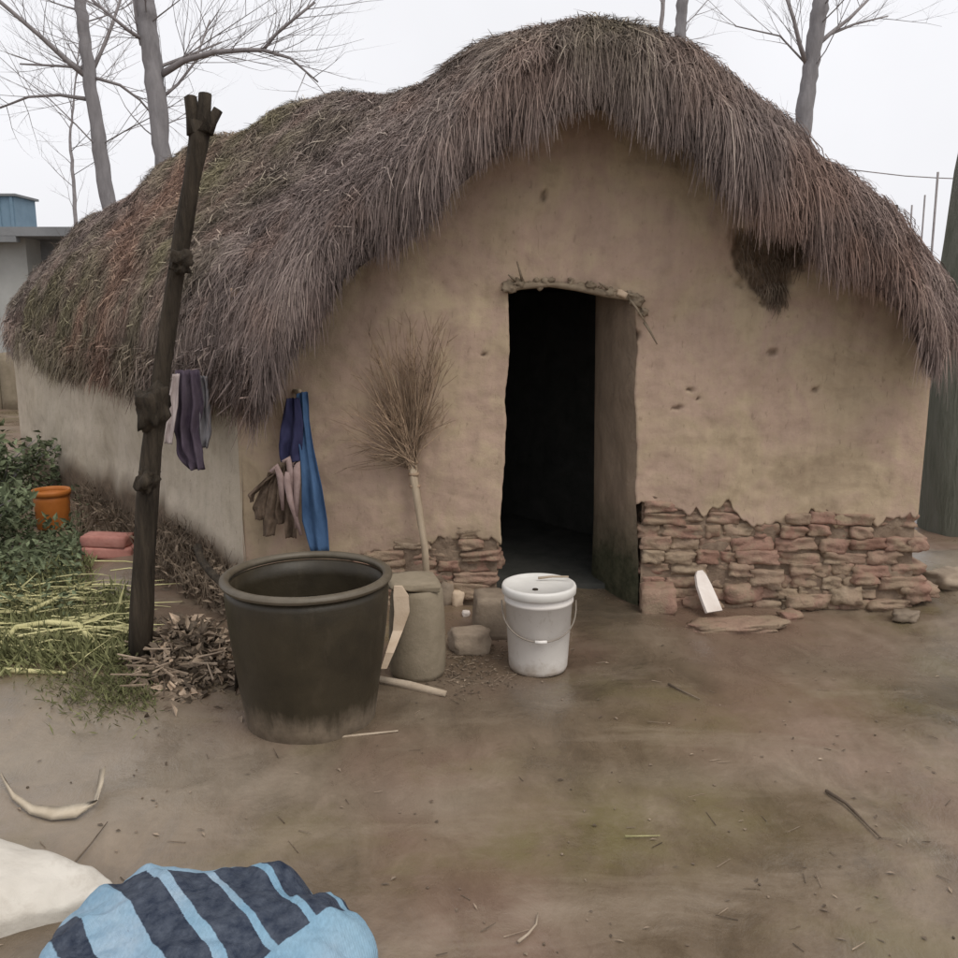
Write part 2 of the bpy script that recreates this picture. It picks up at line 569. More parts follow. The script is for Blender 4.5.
def gz(x, y):
    j = int(np.clip(np.searchsorted(xs, x), 1, nx - 1))
    i = int(np.clip(np.searchsorted(ys, y), 1, ny - 1))
    u = (x - xs[j - 1]) / (xs[j] - xs[j - 1])
    v = (y - ys[i - 1]) / (ys[i] - ys[i - 1])
    a = Z[i - 1, j - 1] * (1 - u) + Z[i - 1, j] * u
    b = Z[i, j - 1] * (1 - u) + Z[i, j] * u
    return float(a * (1 - v) + b * v)


def GG(px, py, up=0.0):
    g = G(px, py)
    return Vector((g.x, g.y, gz(g.x, g.y) + up))


# ------------------------------------------------------------------ the hut
A = G(246, 604)
B = G(910, 606)
Cc = G(24, 472)
Dd = B + (Cc - A) * .95
hut = thing('mud_hut', 'thatched mud hut with a dark open doorway and crumbling brick footing', 'hut', (lerp(A, B, .5).x, 4.6, 0))

# roof stations: ridge, left eave, right eave
Rp = [P(600, 38, 4.16), P(600, 21, 4.34), P(548, 42, 4.75), P(484, 79, 5.25), P(430, 96, 5.7), P(374, 97, 6.1), P(320, 102, 6.5), P(270, 132, 6.9), P(228, 142, 7.2), P(150, 190, 7.8), P(100, 222, 8.15), P(50, 262, 8.5), P(16, 303, 8.75)]
Lp = [P(266, 350, 4.18), P(250, 336, 4.36), P(224, 346, 4.5), P(190, 350, 4.75), P(165, 348, 5.05), P(140, 344, 5.4), P(118, 341, 5.8), P(96, 339, 6.2), P(78, 336, 6.6), P(55, 331, 7.2), P(38, 326, 7.7), P(22, 320, 8.2), P(9, 313, 8.65)]
Qp = [P(928, 338, 4.18), P(944, 324, 4.36)]
axis = (Cc - A)
for k in range(2, 13):
    q = Qp[1] + axis * ((k - 1) / 11.5) * .97
    q.z = Qp[1].z
    Qp.append(q)
Qp[-1] = lerp(Qp[-1], Rp[-1], .45)
Qp[-2] = lerp(Qp[-2], Rp[-2], .2)


def resample(pts, m):
    pts = np.array([tuple(p) for p in pts])
    k = len(pts)
    out_ = []
    for u in np.linspace(0, k - 1, m):
        i = min(int(u), k - 2)
        t = u - i
        p0, p1, p2, p3 = pts[max(i - 1, 0)], pts[i], pts[i + 1], pts[min(i + 2, k - 1)]
        out_.append(.5 * (2 * p1 + (p2 - p0) * t + (2 * p0 - 5 * p1 + 4 * p2 - p3) * t * t + (3 * p1 - p0 - 3 * p2 + p3) * t ** 3))
    return np.array(out_)


NS, NV = 97, 121
Rr, Lr, Qr = resample(Rp, NS), resample(Lp, NS), resample(Qp, NS)
vv = np.linspace(-1, 1, NV)
prof_x = np.array([0, 40, 80, 110, 150, 200, 250, 290, 325, 345, 355]) / 355
prof_z = np.array([0, 5, 20, 45, 80, 125, 162, 200, 245, 275, 315]) / 315
T = np.zeros((NS, NV, 3))
for i in range(NS):
    for j, v in enumerate(vv):
        q = abs(v)
        E = Lr[i] if v < 0 else Qr[i]
        p = Rr[i] + (E - Rr[i]) * q
        p[2] = Rr[i][2] - (Rr[i][2] - E[2]) * np.interp(q, prof_x, prof_z)
        am = .07 if i > 14 else .03
        p[2] += am * fbm(p[0], p[1], p[2], 1.3, 3) + .02 * fbm(p[0], p[1], p[2], 5, 3)
        T[i, j] = p


def grid_normals(T):
    ds = np.gradient(T, axis=0)
    dv = np.gradient(T, axis=1)
    n_ = np.cross(dv, ds)
    n_ /= np.linalg.norm(n_, axis=-1, keepdims=True) + 1e-9
    n_[n_[..., 2] < 0] *= -1
    return n_


Nn = grid_normals(T)
TH = .26
U = T.copy()
U[..., 2] -= TH * (1 - .62 * np.abs(vv)[None, :] ** 5)
U -= Nn * .03
# closed thatch core: top, underside, rim
ids = np.arange(NS * NV).reshape(NS, NV)
top = np.stack([ids[:-1, :-1], ids[:-1, 1:], ids[1:, 1:], ids[1:, :-1]], -1).reshape(-1, 4)
bot = top[:, ::-1] + NS * NV
rim = []
per = [(0, j) for j in range(NV)] + [(i, NV - 1) for i in range(1, NS)] + [(NS - 1, j) for j in range(NV - 2, -1, -1)] + [(i, 0) for i in range(NS - 2, 0, -1)]
for a, b in zip(per, per[1:] + per[:1]):
    x, y = ids[a], ids[b]
    rim.append((y, x, x + NS * NV, y + NS * NV))
core_v = np.concatenate([T.reshape(-1, 3), U.reshape(-1, 3)])
core_q = np.concatenate([top, bot, np.array(rim)])


def region_attr(p):
    # moss near the far low corner, on the hump behind the post and along the ridge; rusty straw at the middle of the long slope
    x, y, z = p[..., 0], p[..., 1], p[..., 2]
    cx, cy, cz = P(55, 325, 7.3)
    moss = 1.5 * np.exp(-(((x - cx) / 1.0) ** 2 + ((y - cy) / 1.1) ** 2 + ((z - cz) / .45) ** 2))
    a_ = P(228, 150, 7.2)
    moss += .9 * np.exp(-(((x - a_.x) / .5) ** 2 + ((y - a_.y) / .6) ** 2 + ((z - a_.z) / .35) ** 2))
    a_ = P(215, 225, 5.9)
    moss += .8 * np.exp(-(((x - a_.x) / .5) ** 2 + ((y - a_.y) / .9) ** 2))
    a_ = P(600, 30, 4.4)
    moss += .55 * np.exp(-(((x - a_.x) / .7) ** 2 + ((z - a_.z) / .35) ** 2))
    a_ = P(110, 300, 6.3)
    red = np.exp(-(((x - a_.x) / .8) ** 2 + ((y - a_.y) / 1.0) ** 2))
    a_ = P(850, 260, 4.4)
    red += .5 * np.exp(-(((x - a_.x) / .6) ** 2 + ((z - a_.z) / .4) ** 2))
    sh = x.shape
    f1 = np.array([noise.fractal(Vector((a, b, c)) * 2.6, 1, 2, 4) for a, b, c in p.reshape(-1, 3)]).reshape(sh)
    back_ = np.clip((y - 4.7) / .8, 0, 1)
    moss = moss * np.clip(.75 + .8 * f1, 0, 1.2) + back_ * np.clip(.05 + .6 * f1, 0, .35)
    red = red * np.clip(.8 - .8 * f1, 0, 1.2) + np.clip(-.7 * f1 - .08, 0, .35)
    return np.clip(moss, 0, 1), np.clip(red, 0, 1)


mo, rd = region_attr(core_v)
ct = np.array([.35 + .25 * fbm(p[0], p[1], p[2], 6, 3) for p in core_v])
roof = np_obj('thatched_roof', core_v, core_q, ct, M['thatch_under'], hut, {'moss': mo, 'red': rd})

# straw laid down the slopes
cell = np.linalg.norm(np.cross(T[1:, :-1] - T[:-1, :-1], T[:-1, 1:] - T[:-1, :-1]), axis=-1)


def low_noise(p, s, off=0):
    return np.array([noise.noise(Vector((q[0] * s + off, q[1] * s, q[2] * s))) for q in p])


def sample(nn, wgt):
    pr = (cell * wgt).ravel()
    pr /= pr.sum()
    k = rng.choice(len(pr), nn, p=pr)
    i, j = np.divmod(k, NV - 1)
    a, b = rng.random(nn)[:, None], rng.random(nn)[:, None]

    def bl(Aq): return (Aq[i, j] * (1 - a) + Aq[i + 1, j] * a) * (1 - b) + (Aq[i, j + 1] * (1 - a) + Aq[i + 1, j + 1] * a) * b
    n_ = bl(Nn)
    n_ /= np.linalg.norm(n_, axis=1, keepdims=True)
    return bl(T), n_, i + a[:, 0], j + b[:, 0]


def nrm(a): return a / (np.linalg.norm(a, axis=1, keepdims=True) + 1e-9)


SV, SQ, STt, SNO = [], [], [], [0]


def add_ribbons(pts, side, wid, tint):
    """pts: list of (N,3) rows along each straw"""
    nn, m = len(pts[0]), len(pts)
    prof = [1.0] * (m - 1) + [.25]
    vs = np.zeros((nn, m, 2, 3))
    for k in range(m):
        vs[:, k, 0] = pts[k] - side * (wid * prof[k] / 2)[:, None]
        vs[:, k, 1] = pts[k] + side * (wid * prof[k] / 2)[:, None]
    base = SNO[0] + np.arange(nn)[:, None] * (2 * m)
    for k in range(m - 1):
        SQ.append(np.stack([base[:, 0] + 2 * k, base[:, 0] + 2 * k + 1, base[:, 0] + 2 * k + 3, base[:, 0] + 2 * k + 2], -1))
    SV.append(vs.reshape(-1, 3))
    STt.append(np.repeat(tint, 2 * m))
    SNO[0] += nn * 2 * m


ws = np.ones((NS - 1, NV - 1))
ws[:, NV // 2 + 4:] = .12                     # the hidden right slope carries less straw
ws[:14, :] *= 2.2
ws[:14, NV // 2 + 4:] = 1.2
ws[14:45, :NV // 2] *= 1.8
NSL = 150000
p, nn_, si, sj = sample(NSL, ws)
down = nrm(-np.array([0, 0, 1.0]) + nn_ * nn_[:, 2:3])
flat = (nn_[:, 2] > .97)[:, None]
down = np.where(flat, nrm(np.stack([rng.normal(0, 1, NSL), -np.abs(rng.normal(.4, .5, NSL)), -.2 * np.ones(NSL)], 1)), down)
cl = low_noise(p, 7)
cl2 = low_noise(p, 2.2, 9)
sd0 = nrm(np.cross(down, nn_))
ang = .6 * rng.normal(0, 1, NSL) + .7 * cl
d = nrm(down * np.cos(ang)[:, None] + sd0 * np.sin(ang)[:, None])
L = rng.uniform(.04, .17, NSL) * np.interp(si, [0, 14, 30, 60, 97], [1.1, 1.0, .75, .6, .6])
eave = np.clip((np.abs(vv[np.clip(sj.astype(int), 0, NV - 1)]) - .86) / .14, 0, 1)
L = L * (1 + 1.0 * eave)
dn = nrm(d + np.stack([0 * eave, 0 * eave, -1.4 * eave], 1))
lift = (rng.uniform(.002, .028, NSL) + .02 * np.clip(cl, 0, 1)) * np.interp(si, [0, 20, 45, 97], [1, .9, .6, .5])
p0 = p + nn_ * rng.uniform(-.005, .02, NSL)[:, None]
p1 = p0 + d * (L * .5)[:, None] + nn_ * lift[:, None]
p2 = p1 + dn * (L * .55)[:, None] + nn_ * rng.uniform(-.02, .02, NSL)[:, None] - np.array([0, 0, 1]) * (L * .08)[:, None]
tint = np.clip(.45 + .17 * rng.normal(0, 1, NSL) + .36 * cl + .26 * cl2, .0, 1)
sid = nrm(np.cross(dn, nn_) + .4 * rng.normal(0, 1, (NSL, 3)))
add_ribbons([p0, p1, p2], sid, rng.uniform(.002, .0052, NSL), tint)

# long straw combed over the rake and hanging in front of the gable, in layers
NF = 72000
j_ = np.clip(rng.uniform(0, NV - 1.001, NF), 0, NV - 1.001)
# even density by arc length along the front edge
arc = np.concatenate([[0], np.cumsum(np.linalg.norm(np.diff(T[6], axis=0), axis=1))])
j_ = np.interp(rng.uniform(0, arc[-1], NF), arc, np.arange(NV))
j_ = np.clip(j_, 0, NV - 1.001)
s_ = rng.uniform(0, 13, NF) ** 1.0
drop = rng.random(NF)
a, b = (s_ % 1)[:, None], (j_ % 1)[:, None]
i0, j0 = s_.astype(int), j_.astype(int)
pp = (T[i0, j0] * (1 - a) + T[i0 + 1, j0] * a) * (1 - b) + (T[i0, j0 + 1] * (1 - a) + T[i0 + 1, j0 + 1] * a) * b
vq = np.interp(j_, np.arange(NV), vv)
clf = low_noise(np.stack([j_ * .22, drop * 2.0, 0 * j_], 1), 1.0, 4)
clf2 = low_noise(np.stack([j_ * .09, drop * .8, 0 * j_], 1), 1.0, 14)
rimz = drop * np.interp(vq, [-1, -.75, -.3, 0, .3, .6, 1], [.16, .22, .17, .15, .19, .22, .07]) * (rng.random(NF) < .75)
front = T[0, j0] * (1 - b) + T[0, j0 + 1] * b
isrim = rimz > 0
pp = np.where(isrim[:, None], front + np.stack([0 * rimz, rng.uniform(-.03, .03, NF), -rimz], 1), pp)
sgn = np.sign(vq)
slide = np.clip(np.abs(vq) * 1.6, 0, 1) * np.where(vq > 0, .62, .30)
d0 = nrm(np.stack([sgn * slide + .34 * rng.normal(0, 1, NF) + .4 * clf, -.55 + .2 * rng.normal(0, 1, NF), np.where(isrim, -.75, -.30) + .1 * rng.normal(0, 1, NF)], 1))
d1 = nrm(d0 * np.array([.75, .45, 1]) + np.array([0, 0, -.75]))
d2 = nrm(d1 * np.array([.8, .3, 1]) + np.array([0, 0.05, -.9]) + .2 * rng.normal(0, 1, (NF, 3)))
Lf = rng.uniform(.07, .36, NF) * (1 + .7 * clf2 + .25 * clf)
Lf = Lf * np.interp(vq, [-1, -.8, -.6, -.3, .0, .25, .5, .8, 1], [.5, .6, .7, .6, .6, .75, .95, .75, .45])
q0 = pp + np.stack([0 * j_, rng.uniform(-.02, .02, NF), rng.uniform(0, .03, NF)], 1)
q1 = q0 + d0 * (Lf * .3)[:, None]
q2 = q1 + d1 * (Lf * .35)[:, None]
q3 = q2 + d2 * (Lf * .4)[:, None]
tf = np.clip(.46 + .16 * rng.normal(0, 1, NF) + .32 * clf + .15 * clf2 - .22 * drop * isrim, .02, 1)  # lower rim straw tinted darker, painting the shadow beneath the band
sidf = nrm(np.stack([np.ones(NF), .5 * rng.normal(0, 1, NF), .2 * rng.normal(0, 1, NF)], 1))
lay_ = np.floor(drop * 5)
ut = j_ * .8 + 3.3 * lay_ + .4 * low_noise(np.stack([j_ * .7, lay_, 0 * j_], 1), 1.0, 5)
pull = (np.floor(ut) + .5 - ut) / .8 * .034
tl = .22 * np.sin(np.floor(ut) * 12.9898)        # tuft by tuft the straw is shorter or longer
q2 = q2 + np.stack([pull * .4, 0 * pull, 0 * pull], 1) - np.array([0, 0, 1]) * (tl * .10)[:, None]
q3 = q3 + np.stack([pull * .95, 0 * pull, 0 * pull], 1) - np.array([0, 0, 1]) * (tl * .24)[:, None]
tf = np.clip(tf + .35 * tl, .02, 1)
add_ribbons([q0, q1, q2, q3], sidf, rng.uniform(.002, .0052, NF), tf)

# stray broken straws lying crosswise over the thatch
NB = 3600
pB, nB, siB, sjB = sample(NB, np.where(np.arange(NV - 1)[None, :] < NV // 2 + 12, 1.0, .15) * np.ones((NS - 1, 1)))
aB = rng.uniform(0, 6.283, NB)
t1 = nrm(np.cross(nB, np.array([.3, .2, 1.0]) + 0 * nB))
t2 = np.cross(nB, t1)
dB = t1 * np.cos(aB)[:, None] + t2 * np.sin(aB)[:, None]
LB = rng.uniform(.05, .22, NB)
bB = pB + nB * rng.uniform(.012, .04, NB)[:, None]
add_ribbons([bB, bB + dB * (LB * .5)[:, None] + nB * rng.uniform(-.005, .015, NB)[:, None], bB + dB * LB[:, None] - nB * .01], nrm(np.cross(dB, nB)), rng.uniform(.003, .007, NB), rng.choice([.05, .5, .85, 1.0], NB))

# a ragged fringe under the long eave on the left
NE = 9000
arcE = np.concatenate([[0], np.cumsum(np.linalg.norm(np.diff(T[:, 0], axis=0), axis=1))])
wE = rng.uniform(0, 1, NE) ** 1.35
i_ = np.clip(np.interp(wE * arcE[-1], arcE, np.arange(NS)), 0, NS - 1.001)
a = (i_ % 1)[:, None]
ie = i_.astype(int)
pe = T[ie, 0] * (1 - a) + T[ie + 1, 0] * a
oute = T[ie, 0] - T[ie, 6]
oute[:, 2] = 0
oute = nrm(oute)
cle = low_noise(np.stack([i_ * .55, 0 * i_, 0 * i_], 1), 1.0, 2)
dr = rng.random(NE)
pe = pe - np.stack([0 * dr, 0 * dr, dr * .24], 1) - oute * (.06 * rng.random(NE) - .02)[:, None]
de0 = nrm(oute * .7 + np.array([0, 0, -.6]) + .3 * rng.normal(0, 1, (NE, 3)))
de1 = nrm(oute * .15 + np.array([0, 0, -1]) + .25 * rng.normal(0, 1, (NE, 3)))
Le = rng.uniform(.12, .30, NE) * (1 + .5 * cle) * np.interp(i_, [0, 25, 60, NS], [1.0, .85, .7, .9])
te = np.clip(.42 + .22 * rng.normal(0, 1, NE) + .25 * cle, .02, 1)
add_ribbons([pe, pe + de0 * (Le * .4)[:, None], pe + de0 * (Le * .4)[:, None] + de1 * (Le * .6)[:, None]], nrm(np.cross(de1, oute) + .5 * rng.normal(0, 1, (NE, 3))), rng.uniform(.004, .010, NE), te)

sv = np.concatenate(SV)
sq = np.concatenate(SQ)
mo, rd = region_attr(sv)
np_obj('straw', sv, sq, np.concatenate(STt), M['thatch'], roof, {'moss': mo, 'red': rd}, smooth=False)

# --- gable wall
wx = (B - A)
WL = wx.length
wd = wx.normalized()
wn = Vector((wd.y, -wd.x, 0))               # outward, towards the yard


def roof_z(x, y):
    """height of the thatch's top surface above a point of the gable"""
    k = np.argmin((T[..., 0] - x) ** 2 + (T[..., 1] - y) ** 2)
    return float(T.reshape(-1, 3)[k][2])


def a_of(px):            # position along the gable of a pixel column
    g = G(px, 604)
    d_ = ray(px, 604)
    # intersect the vertical plane of the gable
    t = (A - Vector((0, 0, EYE))).dot(wn) / d_.dot(wn)
    q = Vector((0, 0, EYE)) + d_ * t
    return (q - A).dot(wd)


def z_of(px, py):
    d_ = ray(px, py)
    t = (A - Vector((0, 0, EYE))).dot(wn) / d_.dot(wn)
    return EYE + d_.z * t


aL, aR = a_of(499), a_of(637)
dz = z_of(560, 288)
brk = [(a, z) for a, z in [(0, .02), (a_of(300), .05), (a_of(345), z_of(345, 556)), (a_of(400), z_of(400, 548)), (a_of(470), z_of(470, 536)), (a_of(499), z_of(499, 545)), (aR, z_of(637, 505)), (a_of(655), z_of(655, 508)), (a_of(690), z_of(690, 514)), (a_of(714), z_of(714, 512)), (a_of(722), z_of(722, 502)), (a_of(730), z_of(730, 514)), (a_of(745), z_of(745, 521)), (a_of(790), z_of(790, 524)), (a_of(812), z_of(812, 512)), (a_of(830), z_of(830, 526)), (a_of(880), z_of(880, 522)), (WL, z_of(910, 515))]]


def plaster_edge(a):
    return max(pl(brk, a) + .035 * fbm(a, 2.2, 1, 8, 5) + .035 * fbm(a, 7.2, 1, 24, 3), .0)


def wall_disp(a, z):
    e = .03 * fbm(a, z, 5, 1.6, 4) + .007 * fbm(a, z, 8, 6, 4) + .003 * fbm(a, z, 1, 22, 3)
    edge = min(a, WL - a)
    return e * min(1, edge / .25 + .15)


scar_c = [(738, 252, .12, .14), (750, 276, .10, .10), (756, 292, .06, .06), (768, 248, .1, .1)]
scars = [(a_of(px), z_of(px, py), rx, ry) for px, py, rx, ry in scar_c]
marks = [(a_of(px), z_of(px, py), r1, r2) for px, py, r1, r2 in [(683, 390, .025, .01), (672, 408, .03, .01), (690, 398, .015, .008), (757, 352, .03, .02), (800, 390, .02, .012), (533, 195, .02, .035), (478, 355, .012, .008), (620, 318, .015, .05), (638, 335, .012, .03)]]


def scar_at(a, z):
    s = 0
    for (ca, cz, ra, rz) in scars:
        s = max(s, 1.15 - ((a - ca) / ra) ** 2 - ((z - cz) / rz) ** 2)
    s += .4 * fbm(a, z, 2, 9, 4)
    big = max(0, min(1, s * 2.2)) if s > 0 else 0
    near_ = min((((a - ca) / (ra * 1.3)) ** 2 + ((z - cz) / (rz * 1.3)) ** 2) for ca, cz, ra, rz in scars)
    if near_ > 1: big = 0
    m_ = 0
    for (ca, cz, ra, rz) in marks:
        m_ = max(m_, 1 - ((a - ca) / ra) ** 2 - ((z - cz) / rz) ** 2 + .5 * fbm(a, z, 2, 40, 2))
    return max(big, min(.75, max(0, m_)))


gv, gq, gs = [], [], []


def jl(z): return .045 * (z - .2) / 1.4 + .016 * fbm(z, 0, 1, 2.5, 3) + .006 * fbm(z, 0, 6, 14, 2)
def jr(z): return -.065 * (z - .2) / 1.4 + .018 * fbm(z, 0, 4, 2.5, 3) + .006 * fbm(z, 0, 9, 14, 2)


def warp(a, z):
    return jl(z) * max(0, 1 - abs(a - aL) / .3) + jr(z) * max(0, 1 - abs(a - aR) / .3)


def panel(a0, a1, zlo, zhi, na, nz):
    base = len(gv)
    for i in range(na + 1):
        a = lerp(a0, a1, i / na)
        lo, hi = zlo(a), zhi(a)
        for j in range(nz + 1):
            z = lerp(lo, hi, j / nz)
            s = scar_at(a, z)
            p_ = A + wd * (a + warp(a, z)) + wn * (wall_disp(a, z) - .035 * s + .014 * s * fbm(a, z, 4, 25, 3))
            gv.append((p_.x, p_.y, z))
            gs.append(s)
    for i in range(na):
        for j in range(nz):
            k = base + i * (nz + 1) + j
            gq.append((k, k + nz + 1, k + nz + 2, k + 1))


def wtop(a):
    p_ = A + wd * a
    return roof_z(p_.x, p_.y) - .12


def doortop(a): return dz + pl([(aL, 0), (lerp(aL, aR, .45), .012), (aR, z_of(620, 300) - z_of(560, 288))], a)


def htop(a): return doortop(min(max(a, aL), aR))


panel(0, aL, plaster_edge, htop, 84, 90)
panel(aR, WL, plaster_edge, htop, 104, 90)
panel(0, aL, htop, wtop, 84, 60)
panel(aL, aR, htop, wtop, 44, 60)
panel(aR, WL, htop, wtop, 104, 60)
bm = bmesh.new()
lay = bm.verts.layers.float.new('scar')
layd = bm.verts.layers.float.new('damp')
for q, s in zip(gv, gs):
    v_ = bm.verts.new(q)
    v_[lay] = s
    zz = q[2]
    dmp = max(0, .42 - zz) / .42
    v_[layd] = min(1, dmp * .8 + 0)
bm.verts.ensure_lookup_table()
for f in gq:
    bm.faces.new([bm.verts[k] for k in f])
bmesh.ops.remove_doubles(bm, verts=bm.verts, dist=.002)
edges = [e for e in bm.edges if e.is_boundary]
r_ = bmesh.ops.extrude_edge_only(bm, edges=edges)
for v_ in [x for x in r_['geom'] if isinstance(x, bmesh.types.BMVert)]:
    v_.co -= wn * .07
bmesh.ops.recalc_face_normals(bm, faces=bm.faces)
me = bpy.data.meshes.new('front_wall')
bm.to_mesh(me)
bm.free()
me.materials.append(M['wall'])
me.polygons.foreach_set('use_smooth', [True] * len(me.polygons))
me.transform(Matrix.Translation(-hut.location))
fw = bpy.data.objects.new('front_wall', me)
COL.objects.link(fw)
fw.parent = hut

# --- mud core of the gable with the deep splayed doorway
back = -wn
aLi, aRi = aL - .03, a_of(600) * 0 + (aR - .17)
THK = .46


def at_wall(a, depth, z=0):
    p_ = A + wd * a + back * depth
    return (p_.x, p_.y, z)


def core_piece(mb, pts, z0, zf):
    mb.prism([at_wall(a, d_)[:2] for a, d_ in pts], z0, [zf] * len(pts))


mb = MB()
eps = .055
core_piece(mb, [(.02, eps), (aL - .015, eps), (aLi, THK), (.25, THK)], -.1, z_of(246, 330) - .1)
core_piece(mb, [(aR + .03, eps), (WL - .02, eps), (WL - .25, THK), (aRi, THK)], -.1, z_of(921, 330) - .1)
mb.build('wall_core', M['core'], hut, False)
# the visible right reveal of the doorway, a plastered surface standing a hair proud of the core
mb = MB()
nz_, nd = 40, 10
vs = []
for i in range(nz_ + 1):
    z = lerp(-.03, dz + .02, i / nz_)
    for k in range(nd + 1):
        t = k / nd
        a = lerp(aR + jr(z), aRi - .015 * z, t) - .012 * (0 < k < nd) * (1 + fbm(z, t, 3, 4, 3)) - (.03 * max(0, .35 - z)) * (t > 0) - .001
        q = at_wall(a, lerp(-.0, THK + .02, t), z)
        vs.append(q)
fs = [(i * (nd + 1) + k, i * (nd + 1) + k + 1, (i + 1) * (nd + 1) + k + 1, (i + 1) * (nd + 1) + k) for i in range(nz_) for k in range(nd)]
mb.add(vs, fs)
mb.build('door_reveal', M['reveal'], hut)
mb = MB()
core_piece(mb, [(aL - .2, .075), (aR + .2, .075), (aR + .2, THK - .01), (aL - .2, THK - .01)], dz + .035, dz + .75)
mb.build('door_head', M['core'], hut, False)

# lintel: a crooked pole with crumbs of mud and two broken twig ends
lint = MB()
lp = [A + wd * a_of(x) + wn * .012 + Vector((0, 0, z_of(x, y))) for x, y in [(503, 290), (520, 286), (545, 284), (570, 287), (595, 293), (612, 296), (622, 298)]]
lint.tube(lp, [.014, .018, .016, .018, .019, .02, .014], 8, .6, .35)
for k in range(26):
    x = R(500, 625)
    y = pl([(500, 288), (560, 283), (625, 297)], x) + R(-5, 3)
    c = A + wd * a_of(x) + wn * R(.0, .02) + Vector((0, 0, z_of(x, y)))
    lint.rock(c, (R(.015, .045), .03, R(.012, .03)), 0, R(-1, 1), k, .6, .3, 2, R(.2, .9))
for (x0, y0, x1, y1) in [(520, 283, 514, 262), (514, 282, 506, 275), (618, 296, 634, 322), (634, 322, 646, 344), (600, 290, 590, 283), (612, 292, 628, 298)]:
    a0 = A + wd * a_of(x0) + wn * .02 + Vector((0, 0, z_of(x0, y0)))
    a1 = A + wd * a_of(x1) + wn * .05 + Vector((0, 0, z_of(x1, y1)))
    lint.tube([a0, lerp(a0, a1, .5) + wn * .015, a1], [.008, .006, .003], 5, .2)
for (x, y, w_, h_) in [(508, 287, .06, .05), (626, 300, .06, .05), (634, 312, .035, .035), (602, 292, .05, .035), (583, 286, .045, .03), (516, 283, .04, .04)]:
    c = A + wd * a_of(x) + wn * .01 + Vector((0, 0, z_of(x, y)))
    lint.rock(c, (w_, .05, h_), 0, .3, x, .6, .5, 5, .4)
lint.build('door_lintel', M['lintel'], hut)
mb = MB()
c = A + wd * a_of(612) + wn * .03 + Vector((0, 0, z_of(612, 294)))
mb.rock(c, (.05, .04, .03), 0, .4, 3, .4, .2, 3)
mb.build('lintel_end', M['shard'], hut)

# --- side wall along the left, back and far walls
def side_sheet(name, p, q, ztop, out_n, nu=90, nz=40):
    vs, fs, dm = [], [], []
    for i in range(nu + 1):
        t = i / nu
        b_ = p + (q - p) * t
        zt = ztop(t)
        for j in range(nz + 1):
            z = lerp(-.08, zt, j / nz)
            k = min(1, t * 8 + .0) * min(1, (1 - t) * 8)
            e = (.05 * fbm(b_.x, b_.y, z, 1.3, 4) + .014 * fbm(b_.x, b_.y, z, 6, 3)) * (.2 + .8 * k)
            batter = .12 * max(0, .45 - z)
            r_ = b_ + out_n * (e + batter * k)
            vs.append((r_.x, r_.y, z))
            low = pl([(0, .3), (.2, .42), (.5, .4), (1, .35)], t) + .12 * fbm(t * 9, z, 1, 1.0, 3)
            dm.append(max(0, min(1, (low - z) / .14)))
    for i in range(nu):
        for j in range(nz):
            k = i * (nz + 1) + j
            fs.append((k, k + 1, k + nz + 2, k + nz + 1))
    V_ = np.array(vs)
    return np_obj(name, V_, np.array(fs), np.full(len(vs), .5), M['side_wall'], hut, {'scar': np.zeros(len(vs)), 'damp': np.array(dm)})


sn = Vector((-(Cc - A).y, (Cc - A).x, 0)).normalized()
if sn.x > 0: sn = -sn
side_sheet('side_wall', A + wd * .012 + wn * .004, Cc, lambda t: lerp(1.36, 1.2, t), sn)
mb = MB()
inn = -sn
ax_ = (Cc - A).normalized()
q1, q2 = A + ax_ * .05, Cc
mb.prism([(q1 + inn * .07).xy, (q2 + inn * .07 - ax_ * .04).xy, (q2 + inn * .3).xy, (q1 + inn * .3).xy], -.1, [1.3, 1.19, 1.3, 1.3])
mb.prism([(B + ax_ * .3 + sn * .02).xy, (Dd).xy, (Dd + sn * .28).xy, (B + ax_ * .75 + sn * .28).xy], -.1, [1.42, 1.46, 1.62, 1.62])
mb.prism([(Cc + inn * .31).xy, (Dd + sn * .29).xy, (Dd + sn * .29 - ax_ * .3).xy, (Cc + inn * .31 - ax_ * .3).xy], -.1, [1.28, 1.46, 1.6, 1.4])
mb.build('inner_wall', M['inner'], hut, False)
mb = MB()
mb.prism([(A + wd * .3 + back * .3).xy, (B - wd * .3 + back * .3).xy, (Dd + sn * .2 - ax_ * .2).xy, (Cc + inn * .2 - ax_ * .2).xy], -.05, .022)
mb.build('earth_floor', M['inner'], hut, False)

# --- crumbling brick and stone footing
ca = math.atan2(wd.y, wd.x)
seed = 0


def courses(mb, a0, a1, ztop, prot):
    global seed
    z = -.02
    while z < .62:
        h = R(.056, .074)
        a = a0 + R(-.02, .02)
        while a < a1 - .03:
            ln = R(.10, .23)
            hh = h * R(.85, 1.08)
            zt = ztop(a + ln / 2)
            if z + h * .5 < zt and R(0, 1) > .06:
                face = prot(z, a) + R(-.022, .014)
                c = A + wd * (a + ln / 2) + wn * (face - .1) + Vector((0, 0, z + h / 2 + R(-.006, .006)))
                seed += 1
                mb.rock(c, (ln * R(.9, 1.04), .2, hh), ca + R(-.08, .08), R(-.08, .08), seed, .07, .2, 6, R(.05, .95))
            a += ln
        z += h - .001


